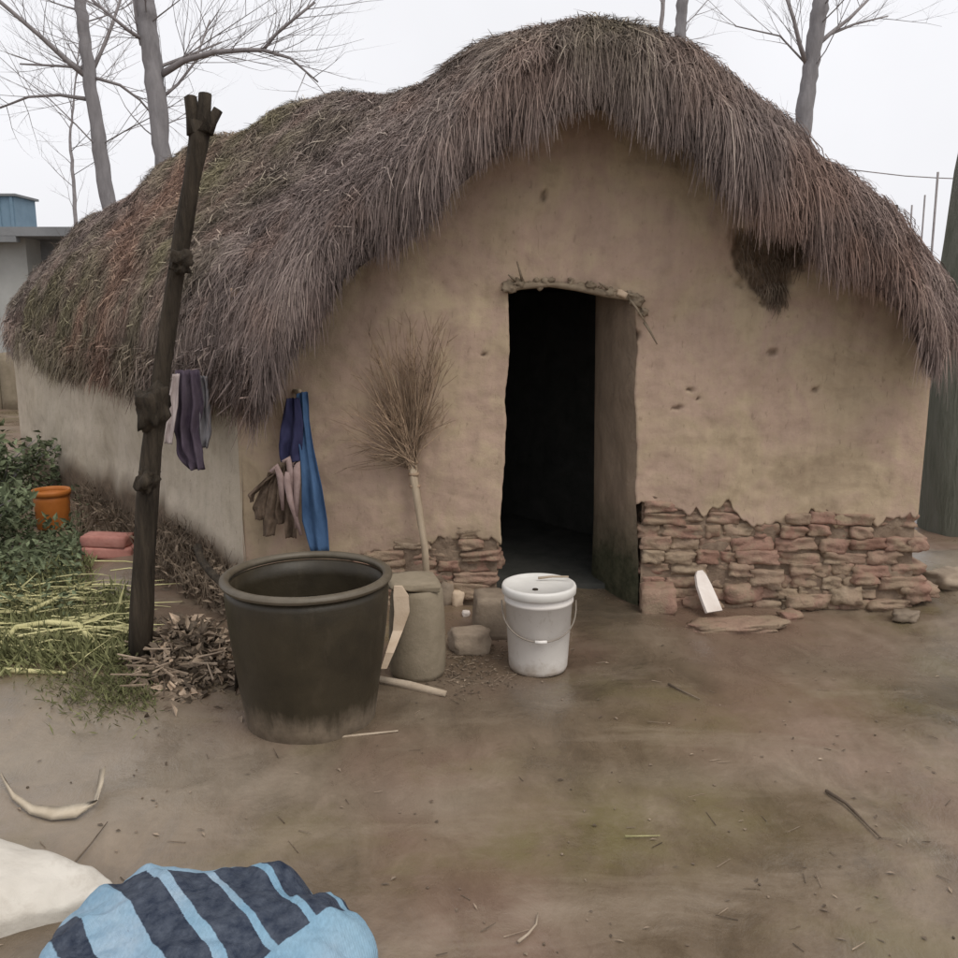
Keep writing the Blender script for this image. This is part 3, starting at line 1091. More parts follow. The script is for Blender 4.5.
def mortar(name, a0, a1, prot):
    mb = MB()
    na, nz = int((a1 - a0) / .02), 34
    vs, fs = [], []
    for i in range(na + 1):
        a = lerp(a0, a1, i / na)
        zt = plaster_edge(a) + .05
        for j in range(nz + 1):
            z = lerp(-.06, zt, j / nz)
            q = A + wd * a + wn * (prot(z, a) - .016 + .020 * fbm(a, z, 3, 11, 4)) + Vector((0, 0, z))
            vs.append(q)
    for i in range(na):
        for j in range(nz):
            k = i * (nz + 1) + j
            fs.append((k, k + nz + 1, k + nz + 2, k + 1))
    mb.add(vs, fs)
    mb.build(name, M['mortar'], hut)


pr_r = lambda z, a: -.004 + .07 * max(0, .40 - z)
pr_l = lambda z, a: -.004 + .05 * max(0, .35 - z)
mb = MB()
courses(mb, aR + .015, WL - .0, lambda a: plaster_edge(a) + .03, pr_r)
for (px, py, w_, h_, dp, tn) in [(765, 578, .17, .09, .2, .75), (845, 594, .15, .10, .2, .95), (805, 600, .22, .08, .2, .4), (740, 592, .2, .11, .2, .3), (885, 604, .22, .06, .22, .6), (915, 592, .14, .09, .2, .45), (700, 603, .2, .08, .16, .35), (860, 577, .13, .06, .16, .2)]:
    zc = max(z_of(px, py), h_ / 2 - .02)
    c = A + wd * a_of(px) + wn * (pr_r(zc, 0) + .03 - dp / 2) + Vector((0, 0, zc))
    seed += 1
    mb.rock(c, (w_, dp, h_), ca + R(-.2, .2), R(-.1, .1), seed, .3, .3, 6, tn)
mb.build('brick_footing', M['brick'], hut)
mb = MB()
courses(mb, a_of(335), aL - .10, lambda a: plaster_edge(a) + .03, pr_l)
mb.build('brick_footing', M['brick'], hut)
mortar('mud_mortar', aR + .012, WL - .005, pr_r)
mortar('mud_mortar', .03, aL - .012, pr_l)

# straw and roots hanging out of the fallen patch of plaster
mb = MB()
for k in range(260):
    ca_, cz_, ra, rz = random.choice(scars[:4])
    a = ca_ + ra * R(-.8, .8)
    z = cz_ + rz * R(-.7, .9)
    p_ = A + wd * a + wn * R(-.02, .005) + Vector((0, 0, z))
    d_ = Vector((R(-.5, .5), -R(.1, .6), -1)).normalized()
    l_ = R(.04, .12)
    mb.tube([p_, p_ + d_ * l_ * .5 + wn * .015, p_ + d_ * l_], [.0025, .002, .001], 3, 0, 0, False)
for v_ in range(len(mb.a)): mb.a[v_] = R(.2, .9)
mb.build('exposed_straw', M['litter'], hut)

# ------------------------------------------------------------------ forked post
pb = G(141, 664)
YP = pb.y
post = thing('forked_post', 'tall dark rough wooden post with a forked sawn top beside the thatch', 'post', (pb.x, pb.y, gz(pb.x, pb.y)))
mb = MB()
pts = [P(x, y, YP + yo) for x, y, yo in [(139, 672, 0), (141, 610, 0), (144, 555, .01), (147, 500, .01), (152, 450, .02), (157, 408, .02), (162, 370, .03), (169, 320, .03), (176, 270, .04), (184, 225, .05), (192, 180, .06), (198, 145, .07), (201, 122, .07)]]
px_r = [11.5, 11, 10.5, 10.5, 10, 10.5, 8.5, 8.5, 8, 8, 8, 9, 10.5]
mb.tube(pts, [r * YP / F for r in px_r], 12, .5, .3)
mb.build('shaft', M['post'], post)
for (x0, y0, x1, y1, r0, r1) in [(196, 135, 190, 97, 8, 6), (203, 133, 205, 94, 8.5, 6.5), (206, 132, 218, 110, 7, 5)]:
    mb = MB()
    a0, a1 = P(x0, y0, YP + .06), P(x1, y1, YP + .08)
    mb.tube([a0, lerp(a0, a1, .5), a1], [r0 * YP / F, r1 * 1.05 * YP / F, r1 * YP / F], 10, .4, .3)
    mb.build('fork_stub', M['post'], post)
for (x, y, sx, sy) in [(153, 408, 11, 20), (148, 480, 8, 12), (181, 262, 6, 9)]:
    mb = MB()
    mb.rock(P(x, y, YP - .0), (sx * 2 * YP / F, .13, sy * 2 * YP / F), 0, .2, x, .8, .5, 7)
    mb.build('knot', M['post'], post)

# ------------------------------------------------------------------ big glazed jar
jb = G(312, 714)
jar = thing('water_jar', 'huge dark brown glazed jar with thick rim and mud caked foot', 'jar', (jb.x, jb.y, gz(jb.x, jb.y)))
jz = gz(jb.x, jb.y)
mb = MB()
out_p = [(.225, -.02), (.238, .0), (.246, .05), (.253, .10), (.262, .16), (.275, .25), (.287, .34), (.295, .42), (.297, .47), (.293, .495)]
in_p = [(.272, .495), (.274, .44), (.266, .36), (.262, .30)]
JH = 1.085
out_p = [(r, z * JH) for r, z in out_p]
in_p = [(r, z * JH) for r, z in in_p]
mb.lathe((jb.x, jb.y, jz - .01), out_p + in_p, 64, .5, .012)
jarb = mb.build('body', M['jar'], jar)
mb = MB()
rp = []
for k in range(13):
    t = 2 * math.pi * k / 12
    rp.append((.294 + .018 * math.cos(t), .512 * JH + .015 * math.sin(t)))
mb.lathe((jb.x, jb.y, jz - .01), rp, 64, .5, .006, False)
mb.build('rim', simple('worn_rim_glaze', (.075, .06, .04), (.13, .108, .078), 8, .45, .15, 30, 0, None, .4), jar)
mb = MB()
mb.lathe((jb.x, jb.y, jz), [(.2655, .385), (.001, .385)], 64)
mb.build('water', M['water'], jar)
# bent branch leaning against the jar's rim
b0, b1 = G(196, 640), P(232, 580, jb.y + .05)
br = MB()
br.tube([P(197, 546, 3.75), P(201, 560, 3.7), P(212, 574, 3.55), P(228, 590, 3.4), P(238, 640, 3.38), GG(236, 690)], [.018, .017, .015, .013, .011, .008], 8, .3, .3)
setp(br.build('branch', M['post']), 'dark bent branch leaning on the left of the big jar', 'branch')

# ------------------------------------------------------------------ grey urn with lid, pale shard, stick
ub = G(418, 672)
uz = gz(ub.x, ub.y)
urn = thing('cement_urn', 'grey cement urn with a rough slab lid between the jar and the door', 'urn', (ub.x, ub.y, uz))
mb = MB()
mb.lathe((ub.x, ub.y, uz - .01), [(.105, 0), (.118, .03), (.12, .12), (.116, .25), (.108, .36), (.1, .385), (.085, .385), (.085, .3)], 40, .5, .03)
mb.build('body', M['urn'], urn)
mb = MB()
mb.rock((ub.x - .015, ub.y, uz + .395), (.2, .19, .035), .2, .05, 2, .3, .15, 5, .8)
mb.build('lid', M['urn'], urn)
mb = MB()
sb = GG(386, 680)
s1 = P(404, 588, ub.y - .02)
mid1, mid2 = P(398, 640, ub.y - .2), P(407, 612, ub.y - .13)
vs = []
for (p_, hw) in [(P(384, 668, jb.y + .16), .012), (P(390, 652, jb.y + .17), .016), (P(398, 630, ub.y - .15), .02), (P(402, 612, ub.y - .14), .03), (P(401, 596, ub.y - .13), .03), (P(398, 586, ub.y - .12), .016)]:
    for y_ in (-.008, .008):
        for sg in (-1, 1):
            vs.append(p_ + Vector((sg * hw, y_, 0)))
fs = []
for i in range(5):
    b_ = i * 4
    fs += [(b_, b_ + 1, b_ + 5, b_ + 4), (b_ + 3, b_ + 2, b_ + 6, b_ + 7), (b_ + 1, b_ + 3, b_ + 7, b_ + 5), (b_ + 2, b_, b_ + 4, b_ + 6)]
fs += [(0, 2, 3, 1), (20, 21, 23, 22)]
mb.add(vs, fs)
setp(mb.build('wood_shard', M['shard'], None, False), 'pale curved wood shard propped between the jar and the grey urn', 'wood')
mb = MB()
s0, s1 = GG(374, 683, .014), GG(446, 694, .012)
mb.tube([s0, lerp(s0, s1, .5) + Vector((0, 0, .004)), s1], [.016, .02, .013], 8, .7, .25)
setp(mb.build('stick', M['stick']), 'short thick pale stick lying at the foot of the grey urn', 'stick')
mb = MB()
s0, s1 = GG(316, 740, .005), GG(398, 732, .005)
mb.tube([s0, lerp(s0, s1, .5), s1], [.005, .005, .003], 6, .7)
setp(mb.build('stick', M['stick']), 'thin pale stick lying on the mud in front of the big jar', 'stick')

# ------------------------------------------------------------------ white bucket
kb = G(538, 664)
kz = gz(kb.x, kb.y)
buck = thing('bucket', 'white plastic bucket with lid and drooping wire handle at the doorway', 'bucket', (kb.x, kb.y, kz))
mb = MB()
mb.lathe((kb.x, kb.y, kz), [(.115, .0), (.122, .004), (.126, .02), (.142, .30), (.147, .302), (.147, .314), (.143, .316), (.144, .345)], 56)
mb.build('body', M['white_plastic'], buck)
mb = MB()
mb.lathe((kb.x, kb.y, kz), [(.151, .335), (.157, .34), (.158, .365), (.154, .374), (.145, .376), (.140, .366), (.02, .369), (.001, .369)], 56)
mb.build('lid', M['white_lid'], buck)
mb = MB()
mb.lathe((kb.x - .02, kb.y - .07, kz + .367), [(.012, 0), (.012, .005), (.001, .006)], 12)
mb.build('lid_plug', M['post'], buck)
mb = MB()
hp = []
for k in range(21):
    t = -1 + 2 * k / 20
    a_ = math.pi * (1.06 + .5 * (t + 1)) if 0 else math.pi + (t + 1) / 2 * math.pi
    rr = .158 - .0 * abs(t)
    hp.append((kb.x + rr * math.cos(a_), kb.y + rr * math.sin(a_) * 1.0, kz + .30 - .13 * (1 - t * t) ** .8 * (1 if t < 0 else 1)))
mb.tube(hp, .0032, 6)
mb.build('handle', M['wire'], buck)
mb = MB()
mb.tube([hp[9], hp[10], hp[11]], .008, 8)
mb.build('handle_grip', M['white_plastic'], buck)
mb = MB()
lt = kz + .374
mb.tube([(kb.x + .0, kb.y + .05, lt + .008), (kb.x + .06, kb.y + .06, lt + .012), (kb.x + .13, kb.y + .05, lt + .014)], [.006, .005, .004], 6)
setp(mb.build('stick', M['stick']), 'tiny pale stick lying across the white bucket lid', 'stick')

# ------------------------------------------------------------------ twig broom against the wall
bb = P(426, 566, 4.40)
bt = P(411, 452, 4.44)
broom = thing('twig_broom', 'upturned twig broom with spread bristles leaning on the mud wall', 'broom', (bb.x, bb.y, gz(bb.x, bb.y)))
mb = MB()
mb.tube([P(428, 600, 4.34), P(425, 548, 4.36), P(419, 510, 4.38), P(414, 480, 4.40), P(411, 448, 4.41)], [.017, .018, .019, .021, .024], 8, .5, .3)
mb.build('handle', M['broom_handle'], broom)
for y in (462, 474, 486):
    mb = MB()
    c = P(pl([(448, 411), (486, 415)], y), y, 4.405)
    mb.lathe((c.x, c.y, c.z), [(.026, -.008), (.03, 0), (.026, .008)], 14)
    mb.build('binding', M['broom'], broom)
mb = MB()
for k in range(220):
    mb.cur = R(0, 1)
    x0 = R(-6, 6)
    p0 = P(411 + x0, R(440, 470), 4.39 + R(-.02, .02))
    left = R(0, 1) < .28
    if left:
        tx, ty = R(340, 400), R(360, 470)
    else:
        tx, ty = R(366, 452), R(312, 425)
    tx += R(-4, 4)
    p2 = P(tx, ty, 4.41 + R(-.10, .03))
    mid = lerp(p0, p2, R(.45, .6)) + Vector((R(-.02, .02), R(-.03, .01), R(-.01, .02)))
    mb.tube([p0, mid, p2], [.0026, .0017, .0007], 4, None, 0, False)
    for q in range(2):
        b_ = lerp(mid, p2, R(0, .9))
        e_ = b_ + (p2 - p0).normalized() * R(.04, .1) + Vector((R(-.05, .05), R(-.03, .01), R(-.03, .03)))
        mb.tube([b_, e_], [.0018, .0008], 3, None, 0, False)
mb.build('bristles', M['broom'], broom)

# ------------------------------------------------------------------ cloths hung at the corner
def cloth(path, mat, folds=3, amp=.02, nu=16, tintf=None):
    mat_seed = path[0][0].x * 31
    """path: rows of (left point, right point); a folded hanging sheet with thickness"""
    mb = MB()
    m = len(path)
    vs, rows = [], 26
    for i in range(rows + 1):
        u = i / rows * (m - 1)
        k = min(int(u), m - 2)
        t = u - k
        l_, r_ = lerp(path[k][0], path[k + 1][0], t), lerp(path[k][1], path[k + 1][1], t)
        for j in range(nu + 1):
            s = j / nu
            q = lerp(l_, r_, s)
            q = q + Vector((0, amp * .7 * math.sin(s * folds * 6.28 * (1 - .25 * i / rows) + i * .09 + mat_seed) + amp * 1.3 * noise.noise(Vector((s * 4, i * .16, folds + mat_seed))), .006 * noise.noise(Vector((s * 7, i * .3, 2)))))
            vs.append(q)
    nb = len(vs)
    vs += [q + Vector((0, .007, 0)) for q in vs]
    fs = []
    for i in range(rows):
        for j in range(nu):
            k = i * (nu + 1) + j
            fs.append((k, k + nu + 1, k + nu + 2, k + 1))
            fs.append((nb + k, nb + k + 1, nb + k + nu + 2, nb + k + nu + 1))
    border = [(0, j) for j in range(nu + 1)] + [(i, nu) for i in range(1, rows + 1)] + [(rows, j) for j in range(nu - 1, -1, -1)] + [(i, 0) for i in range(rows - 1, 0, -1)]
    bi = [i * (nu + 1) + j for i, j in border]
    for a, b in zip(bi, bi[1:] + bi[:1]):
        fs.append((a, b, b + nb, a + nb))
    mb.add(vs, fs)
    return mb


YC = 4.40
rows = lambda L_: [(P(a, y, Y1), P(b, y, Y1)) for a, b, y, Y1 in L_]
mb = cloth(rows([(296, 308, 392, YC), (296, 309, 420, YC), (300, 314, 450, YC - .02), (302, 322, 485, YC - .03), (302, 327, 520, YC - .03), (311, 329, 552, YC - .03)]), None, 2, .014)
setp(mb.build('cloth', M['blue']), 'long faded blue cloth hanging at the left corner of the gable wall', 'cloth')
mb = cloth(rows([(286, 299, 398, YC - .03), (281, 303, 425, YC - .04), (279, 302, 445, YC - .04), (281, 300, 462, YC - .04)]), None, 2, .016)
setp(mb.build('cloth', M['navy']), 'dark navy cloth hanging over the top of the blue one', 'cloth')
# bundle of brown and pink rags below
rg = thing('rag_bundle', 'bundle of brown and dusty pink rags hanging left of the blue cloth', 'rags', tuple(P(280, 500, 4.38)))
for q, (xa, xb, yt, xc, xd, yb) in enumerate([(268, 279, 472, 252, 266, 520), (274, 286, 466, 262, 277, 536), (281, 291, 464, 274, 287, 524), (286, 297, 466, 285, 298, 538), (270, 277, 474, 247, 254, 502)]):
    mb = cloth(rows([(xa, xb, yt, YC - .045 - .008 * q), (lerp(xa, xc, .4), lerp(xb, xd, .4), lerp(yt, yb, .3), YC - .06 - .012 * (q % 3)), (xc, xd, lerp(yt, yb, .75), YC - .05), (xc + R(0, 4), xd - R(0, 4), yb, YC - .04)]), None, 1.3, .016)
    mb.build('brown_rag', M['rag'], rg)
for (xs_, ys_) in [([283, 288, 291, 292], [462, 458, 470, 498]), ([271, 276, 281, 283], [472, 466, 478, 510]), ([294, 297, 297, 296], [466, 462, 480, 528]), ([288, 287, 290, 301], [472, 480, 500, 535])]:
    mb = MB()
    mb.tube([P(x, y, YC - .1 + .004 * k) for k, (x, y) in enumerate(zip(xs_, ys_))], [.012, .018, .017, .007], 8, .5, .4)
    mb.build('pink_strip', M['pinkrag'], rg)

for (x, y, lb) in [(300, 392, 'short wooden peg in the wall holding the blue cloth'), (287, 462, 'short wooden peg in the wall holding the brown and pink rags')]:
    mb = MB()
    q0 = A + wd * a_of(x) + Vector((0, 0, z_of(x, y)))
    q1 = P(x, y - 1, YC - .075)
    mb.tube([q0 - wn * .05, lerp(q0, q1, .5), q1], [.011, .011, .009], 8, .4, .2)
    setp(mb.build('peg', M['broom_handle']), lb, 'peg')

# cloth drying at the eave behind the post
pc = thing('hanging_cloths', 'purple and pale cloths hanging from the eave right of the forked post', 'cloth', tuple(P(185, 420, 4.62)))
YE = 4.42
mb = cloth(rows([(176, 200, 370, YE), (174, 204, 405, YE), (174, 198, 430, YE), (177, 202, 452, YE), (188, 204, 470, YE)]), None, 3, .03)
mb.build('purple_cloth', M['purple'], pc)
mb = cloth(rows([(193, 206, 376, YE + .03), (196, 210, 405, YE + .03), (198, 212, 430, YE + .03), (199, 208, 448, YE + .03)]), None, 2, .02)
mb.build('grey_cloth', M['greycloth'], pc)
mb = cloth(rows([(173, 180, 374, YE - .05), (168, 178, 405, YE - .05), (166, 175, 425, YE - .05), (164, 172, 444, YE - .05)]), None, 1, .012)
mb.build('pale_cloth', M['palecloth'], pc)

# ------------------------------------------------------------------ loose stones, board, orange pot, red bricks
def stone(px, py, w_, d_, h_, label, mat='stone', rot=0, tn=.5, name='stone', cat='stone', rnd=.4, amp=.2, group=None):
    mb = MB()
    g = GG(px, py)
    mb.rock(Vector((g.x, g.y, g.z + h_ * .42)), (w_, d_, h_), rot, R(-.06, .06), px, rnd, amp, 6, tn)
    return setp(mb.build(name, M[mat]), label, cat, group)


stone(470, 648, .17, .13, .105, 'flat pale stone between the grey urn and the white bucket', rot=.2, tn=.7)
stone(492, 634, .17, .17, .21, 'squared brown block behind the white bucket left of the doorway', rot=.1, tn=.35, rnd=.15, amp=.1)
stone(657, 610, .17, .16, .14, 'squared pinkish block on the right side of the doorway foot', 'brick', rot=-.1, tn=.5, rnd=.2, amp=.12)
stone(735, 628, .42, .16, .04, 'low flat reddish slab on the mud under the white board', 'brick', rot=.05, tn=.6, rnd=.5, amp=.35)
stone(457, 606, .06, .06, .08, 'small whitish lump beside the grey urn', 'shard', tn=.6, rot=.5, rnd=.6)
stone(446, 606, .07, .06, .12, 'narrow upright stone touching the grey urn on its right', 'stone', tn=.4, rot=.3, rnd=.5)
stone(466, 617, .035, .03, .03, 'tiny white pebble above the flat pale stone', 'whiteboard', tn=.6, rot=.1, rnd=.6)
stone(946, 592, .2, .16, .09, 'pale lump of rubble at the right corner of the hut', 'stone', tn=.8, rot=.4, rnd=.5, amp=.3)
stone(905, 618, .12, .1, .05, 'small brown rubble stone in front of the right footing', 'stone', tn=.3, rot=.9, rnd=.5, amp=.3)
stone(790, 616, .10, .08, .035, 'little reddish chip of brick lying below the footing', 'brick', tn=.3, rot=.4, rnd=.4, amp=.3)

mb = MB()
b0 = P(714, 612, A.y - .20)
b1 = A + wd * a_of(695) + wn * .055 + Vector((0, 0, z_of(695, 568)))
dirv = (b1 - b0)
m_ = dirv.to_track_quat('Z', 'Y').to_matrix()
c = lerp(b0, b1, .5)
vs = []
for (t, hw, bend) in [(-.5, .046, 0), (-.2, .046, .004), (.15, .042, .007), (.4, .03, .004), (.5, .015, 0)]:
    for y_ in (-.009, .009):
        for sg in (-1, 1):
            vs.append(c + dirv * t + m_ @ Vector((sg * hw, y_ - bend, 0)))
fs = []
for i in range(4):
    b_ = i * 4
    fs += [(b_, b_ + 1, b_ + 5, b_ + 4), (b_ + 3, b_ + 2, b_ + 6, b_ + 7), (b_ + 1, b_ + 3, b_ + 7, b_ + 5), (b_ + 2, b_, b_ + 4, b_ + 6)]
fs += [(0, 2, 3, 1), (16, 17, 19, 18)]
mb.add(vs, fs)
setp(mb.build('board', M['whiteboard'], None, False), 'white broken board leaning on the brick footing right of the door', 'board')

ob = G(55, 535)
oz = gz(ob.x, ob.y)
pot = thing('plastic_pot', 'orange plastic pot with a rolled lip among the weeds', 'pot', (ob.x, ob.y, oz))
mb = MB()
mb.lathe((ob.x, ob.y, oz - .02), [(.095, 0), (.106, .02), (.112, .2), (.114, .25), (.108, .252), (.104, .2), (.09, .06), (.001, .05)], 32, .5, .02)
mb.build('body', M['orange'], pot)
mb = MB()
mb.lathe((ob.x, ob.y, oz - .02), [(.113, .235), (.122, .238), (.125, .262), (.119, .276), (.107, .272), (.107, .25)], 32, .5, .01, False)
mb.build('lip', M['orange'], pot)

for k, (px, py, w_, lb, up) in enumerate([(112, 572, .28, 'paler red brick lying lowest under another beside the post', 0), (110, 572, .26, 'faded red brick lying on top of another beside the post', .068)]):
    mb = MB()
    g = GG(px, py, .03 + up)
    mb.rock(g, (w_, .13, .066), .05 - .1 * k, .02, k + 3, .08, .06, 5, .75 - .5 * k)
    setp(mb.build('brick', M['pink']), lb, 'brick')

# ------------------------------------------------------------------ foreground: white sack, blue printed sack
def crumple(x, y, seed):
    h = 0
    wx_ = x + .05 * noise.noise(Vector((x * 4, y * 4, seed)))
    wy_ = y + .05 * noise.noise(Vector((x * 4, y * 4, seed + 9)))
    for q, (an, fr) in enumerate([(.5, 5), (1.9, 6.5), (2.6, 4.2), (1.2, 9), (.1, 11), (2.2, 14), (.9, 18)]):
        u = (wx_ * math.cos(an) + wy_ * math.sin(an)) * fr + seed * .37 * (q + 1) + .5 * noise.noise(Vector((x * 3, y * 3, q * 5 + seed)))
        tri = 4 * abs(u - math.floor(u) - .5) - 1
        win = max(0, noise.noise(Vector((x * 5 + q * 7, y * 5, seed + q))) + .25)
        h += tri * win / fr * 4
    return h


def heap(name, mat, c, rx, ry, h, rot=0.0, nu=120, nv=90, power=.5, fold=.02, attrf=None, seed=0, ripple=.6, tip=0, crease=0.0):
    vs, fs, at = [], [], []
    m2 = Matrix.Rotation(rot, 2)
    for i in range(nu + 1):
        for j in range(nv + 1):
            a_ = 2 * math.pi * i / nu
            t = j / nv
            # rows run from the crown down over the side to the ground
            r = math.sin(min(1, t * 1.12) * math.pi / 2) ** .9
            zz = max(0, math.cos(min(1, t * 1.0) * math.pi / 2)) ** power * h
            wob = 1 + .10 * noise.noise(Vector((math.cos(a_) * 1.6 + seed, math.sin(a_) * 1.6, seed)))
            pinch = 1 - .55 * max(0, math.cos(a_)) ** 2 * r if tip else 1
            l_ = m2 @ Vector((math.cos(a_) * rx * r * wob, math.sin(a_) * ry * r * wob * pinch))
            if tip: zz *= 1 - .35 * max(0, math.cos(a_)) * r
            k = min(1, t * 3)
            f_ = fold * k * (fbm(l_.x + seed, l_.y, zz, 6, 3) + ripple * math.sin(a_ * 9 + 3 * noise.noise(Vector((l_.x * 5, l_.y * 5, seed)))))
            if crease: f_ += crease * k * crumple(l_.x, l_.y + zz * .8, seed)
            if 0: f_ -= crease * k * (abs(noise.noise(Vector((l_.x * 7 + 2, l_.y * 7, zz * 6 + seed)))) + .6 * abs(noise.noise(Vector((l_.x * 15, l_.y * 11, seed))))) - crease * k * .3
            q = Vector((c[0] + l_.x, c[1] + l_.y, c[2] + max(.0, zz + f_ * (1 if zz > .02 else .2))))
            vs.append(q)
            at.append(attrf(q) if attrf else .5)
    for i in range(nu):
        for j in range(nv):
            k = i * (nv + 1) + j
            fs.append((k, k + 1, k + nv + 2, k + nv + 1))
    V_ = np.array([tuple(v_) for v_ in vs])
    return np_obj(name, V_, np.array(fs), np.array(at), mat)


def proj(q):
    d_ = q - Vector((0, 0, EYE))
    dep = d_.y * cp_ - d_.z * sp_
    up = d_.y * sp_ + d_.z * cp_
    return CX + F * d_.x / dep, CX - F * up / dep


m = NT('white_sack_weave')
f = m.noise(3, 5, .6)
c_ = m.ramp(f, [(.3, (.50, .455, .39)), (.7, (.64, .60, .535))])
c_ = m.mix(m.ramp(m.noise(6, 7, .7, .4), [(.52, 0.0), (.72, .6)]), c_, (.34, .29, .235))
wv = m.n('ShaderNodeTexWave')
wv.inputs['Scale'].default_value = 90
m.l(m.co, wv.inputs['Vector'])
M['sack'] = m.done(c_, .7, m.bump(wv.outputs['Fac'], .15, .002, m.bump(m.noise(9, 6, .6), .5, .02)), .25)
heap_c = (-1.33, 2.10, -.01)
ws_ = heap('sack', M['sack'], heap_c, .40, .16, .118, -.06, power=.55, fold=.008, seed=3, ripple=.0, tip=1, crease=.018)
setp(ws_, 'plump white sack lying on the ground at the bottom left corner', 'sack')

m = NT('blue_printed_weave')
t = m.attr('tint')
c0 = m.ramp(m.noise(4, 5, .6, .2), [(.3, (.15, .29, .41)), (.7, (.28, .43, .54))])
c1 = m.ramp(m.noise(30, 4, .7), [(.3, (.016, .024, .045)), (.72, (.085, .10, .13))])
c2 = m.ramp(m.noise(25, 4, .7), [(.3, (.27, .36, .46)), (.7, (.42, .50, .57))])
c0 = m.mix(m.ramp(m.noise(2.5, 4, .6), [(.4, 0.0), (.62, .8)]), c0, c2)
te = m.math('ADD', t, m.math('MULTIPLY', m.math('SUBTRACT', m.noise(70, 3, .6), .5), .5))
c_ = m.mix(m.ramp(te, [(.42, 0.0), (.58, 1.0)]), c0, c1)
wv = m.n('ShaderNodeTexWave')
wv.inputs['Scale'].default_value = 110
m.l(m.co, wv.inputs['Vector'])
M['bluesack'] = m.done(m.mix(.5, c_, m.ramp(m.noise(160, 3, .6, 0, (1, .35, 1)), [(.3, .75), (.7, 1.15)]), 'MULTIPLY'), .75, m.bump(wv.outputs['Fac'], .45, .003, m.bump(m.noise(10, 6, .6), .3, .015)), .2)


def stripe(q):
    # printed bands across the sack, laid out in the sack's own ground plan
    x = (q.x + .62) / .40 + .016 * noise.noise(Vector((q.x * 9, q.y * 9, 1)))
    y = (q.y - 1.78) / .30 + .02 * noise.noise(Vector((q.x * 8, q.y * 8, 5)))
    s = x + .62 * y                            # bands run down to the right
    ph = (s + .42) / .345
    fr = ph - math.floor(ph)
    wd_ = .26 if ph < 2 else .17
    d_ = min(s + .42, .62 - (x - .55 * y), min(fr - wd_, 1 - fr) * .345, (.62 + .9 * max(0, x + .1) - y))
    d2 = min(s + .86, -.66 - s, .35 + .2 * x - y)
    return min(1, max(0, .5 + 22 * max(d_, d2)))


bs = heap('sack', M['bluesack'], (-.615, 1.80, -.01), .375, .26, .19, -.10, 420, 230, .5, .022, stripe, 8, .0, 0, .026)
setp(bs, 'light blue sack with dark navy diagonal bands lying in the foreground', 'sack')
# ------------------------------------------------------------------ dry husk and twigs on the yard
mb = MB()
path = [GG(2, 788, .03), GG(14, 804, .012), GG(32, 814, .008), GG(55, 819, .01), GG(80, 819, .012), GG(96, 812, .015), GG(101, 797, .03), GG(104, 783, .05)]
wid = [.004, .008, .014, .022, .024, .013, .011, .011]
vs = []
for p_, w_ in zip(path, wid):
    k_ = len(vs) // 4
    sx_ = max(0, min(1, (k_ - 4) / 2))
    wv_ = Vector((w_ * sx_, w_ * (1 - sx_), 0))
    vs += [p_ - wv_, p_ + Vector((0, 0, .003 + w_ * .25)), p_ + wv_ + Vector((0, 0, .008 + w_ * .5)), p_ + Vector((0, 0, w_ * .25 - .002))]
fs = []
for i in range(len(path) - 1):
    for k in range(4):
        fs.append((i * 4 + k, i * 4 + (k + 1) % 4, (i + 1) * 4 + (k + 1) % 4, (i + 1) * 4 + k))
fs += [(3, 2, 1, 0), tuple(len(vs) - 4 + k for k in range(4))]
mb.add(vs, fs)
setp(mb.build('dry_husk', M['husk']), 'curled pale dry husk lying on the mud above the white sack', 'husk')


def twig(pts, rad, label, mat='litter', group=None):
    mb = MB()
    mb.tube([GG(x, y, .006 + R(0, .006)) for x, y in pts], [rad * k for k in np.linspace(1, .5, len(pts))], 6, .3, .2)
    return setp(mb.build('twig', M[mat]), label, 'twig', group)


twig([(826, 794), (845, 808), (862, 824), (880, 843)], .006, 'long straight brown twig on the mud at the right')
twig([(518, 948), (528, 940), (536, 930), (538, 918)], .004, 'forked pale twig at the bottom edge near the middle', 'stick')
twig([(668, 687), (682, 692), (700, 700)], .005, 'short brown twig on the mud below the white board')
twig([(70, 872), (92, 848), (108, 828)], .003, 'thin brown twig pointing at the dry husk')
twig([(625, 840), (660, 838)], .003, 'thin straw lying straight on the mossy patch of mud', 'straw')

# ------------------------------------------------------------------ stalks, weeds, litter on the left
def stalk(pts, r, label, mat='straw'):
    mb = MB()
    pw = [GG(x, y, up) for x, y, up in pts]
    mb.tube(pw, [r] * (len(pw) - 1) + [r * .5], 6, R(.5, 1), .2)
    k0 = pw[len(pw) // 2]
    for q in range(4):
        b_ = pw[random.randrange(len(pw))]
        mb.leaf(b_, Vector((R(-1, 1), R(-.4, .4), R(-.1, .3))), R(.12, .26), .02, a=R(.4, 1))
    return setp(mb.build('dry_stalk', M[mat]), label, 'stalk', 'dry stalks on the weeds')


stalk([(2, 652, .03), (18, 642, .07), (50, 640, .08), (80, 643, .07), (98, 655, .03), (108, 664, .01)], .015, 'yellow bent stalk arching over the grass, nearest but one')
stalk([(-15, 676, .012), (20, 676, .012), (66, 679, .012)], .013, 'yellow straight stalk lying on bare mud at the left edge')
stalk([(-5, 608, .04), (10, 607, .04), (40, 612, .05), (64, 609, .03)], .015, 'yellow stalk lying highest up, below the dark weeds')
stalk([(30, 622, .05), (60, 611, .06), (92, 600, .05)], .012, 'yellow stalk slanting up to the right towards the post')
stalk([(52, 632, .05), (80, 630, .05), (118, 622, .03)], .009, 'thin yellow stalk reaching almost to the post foot')

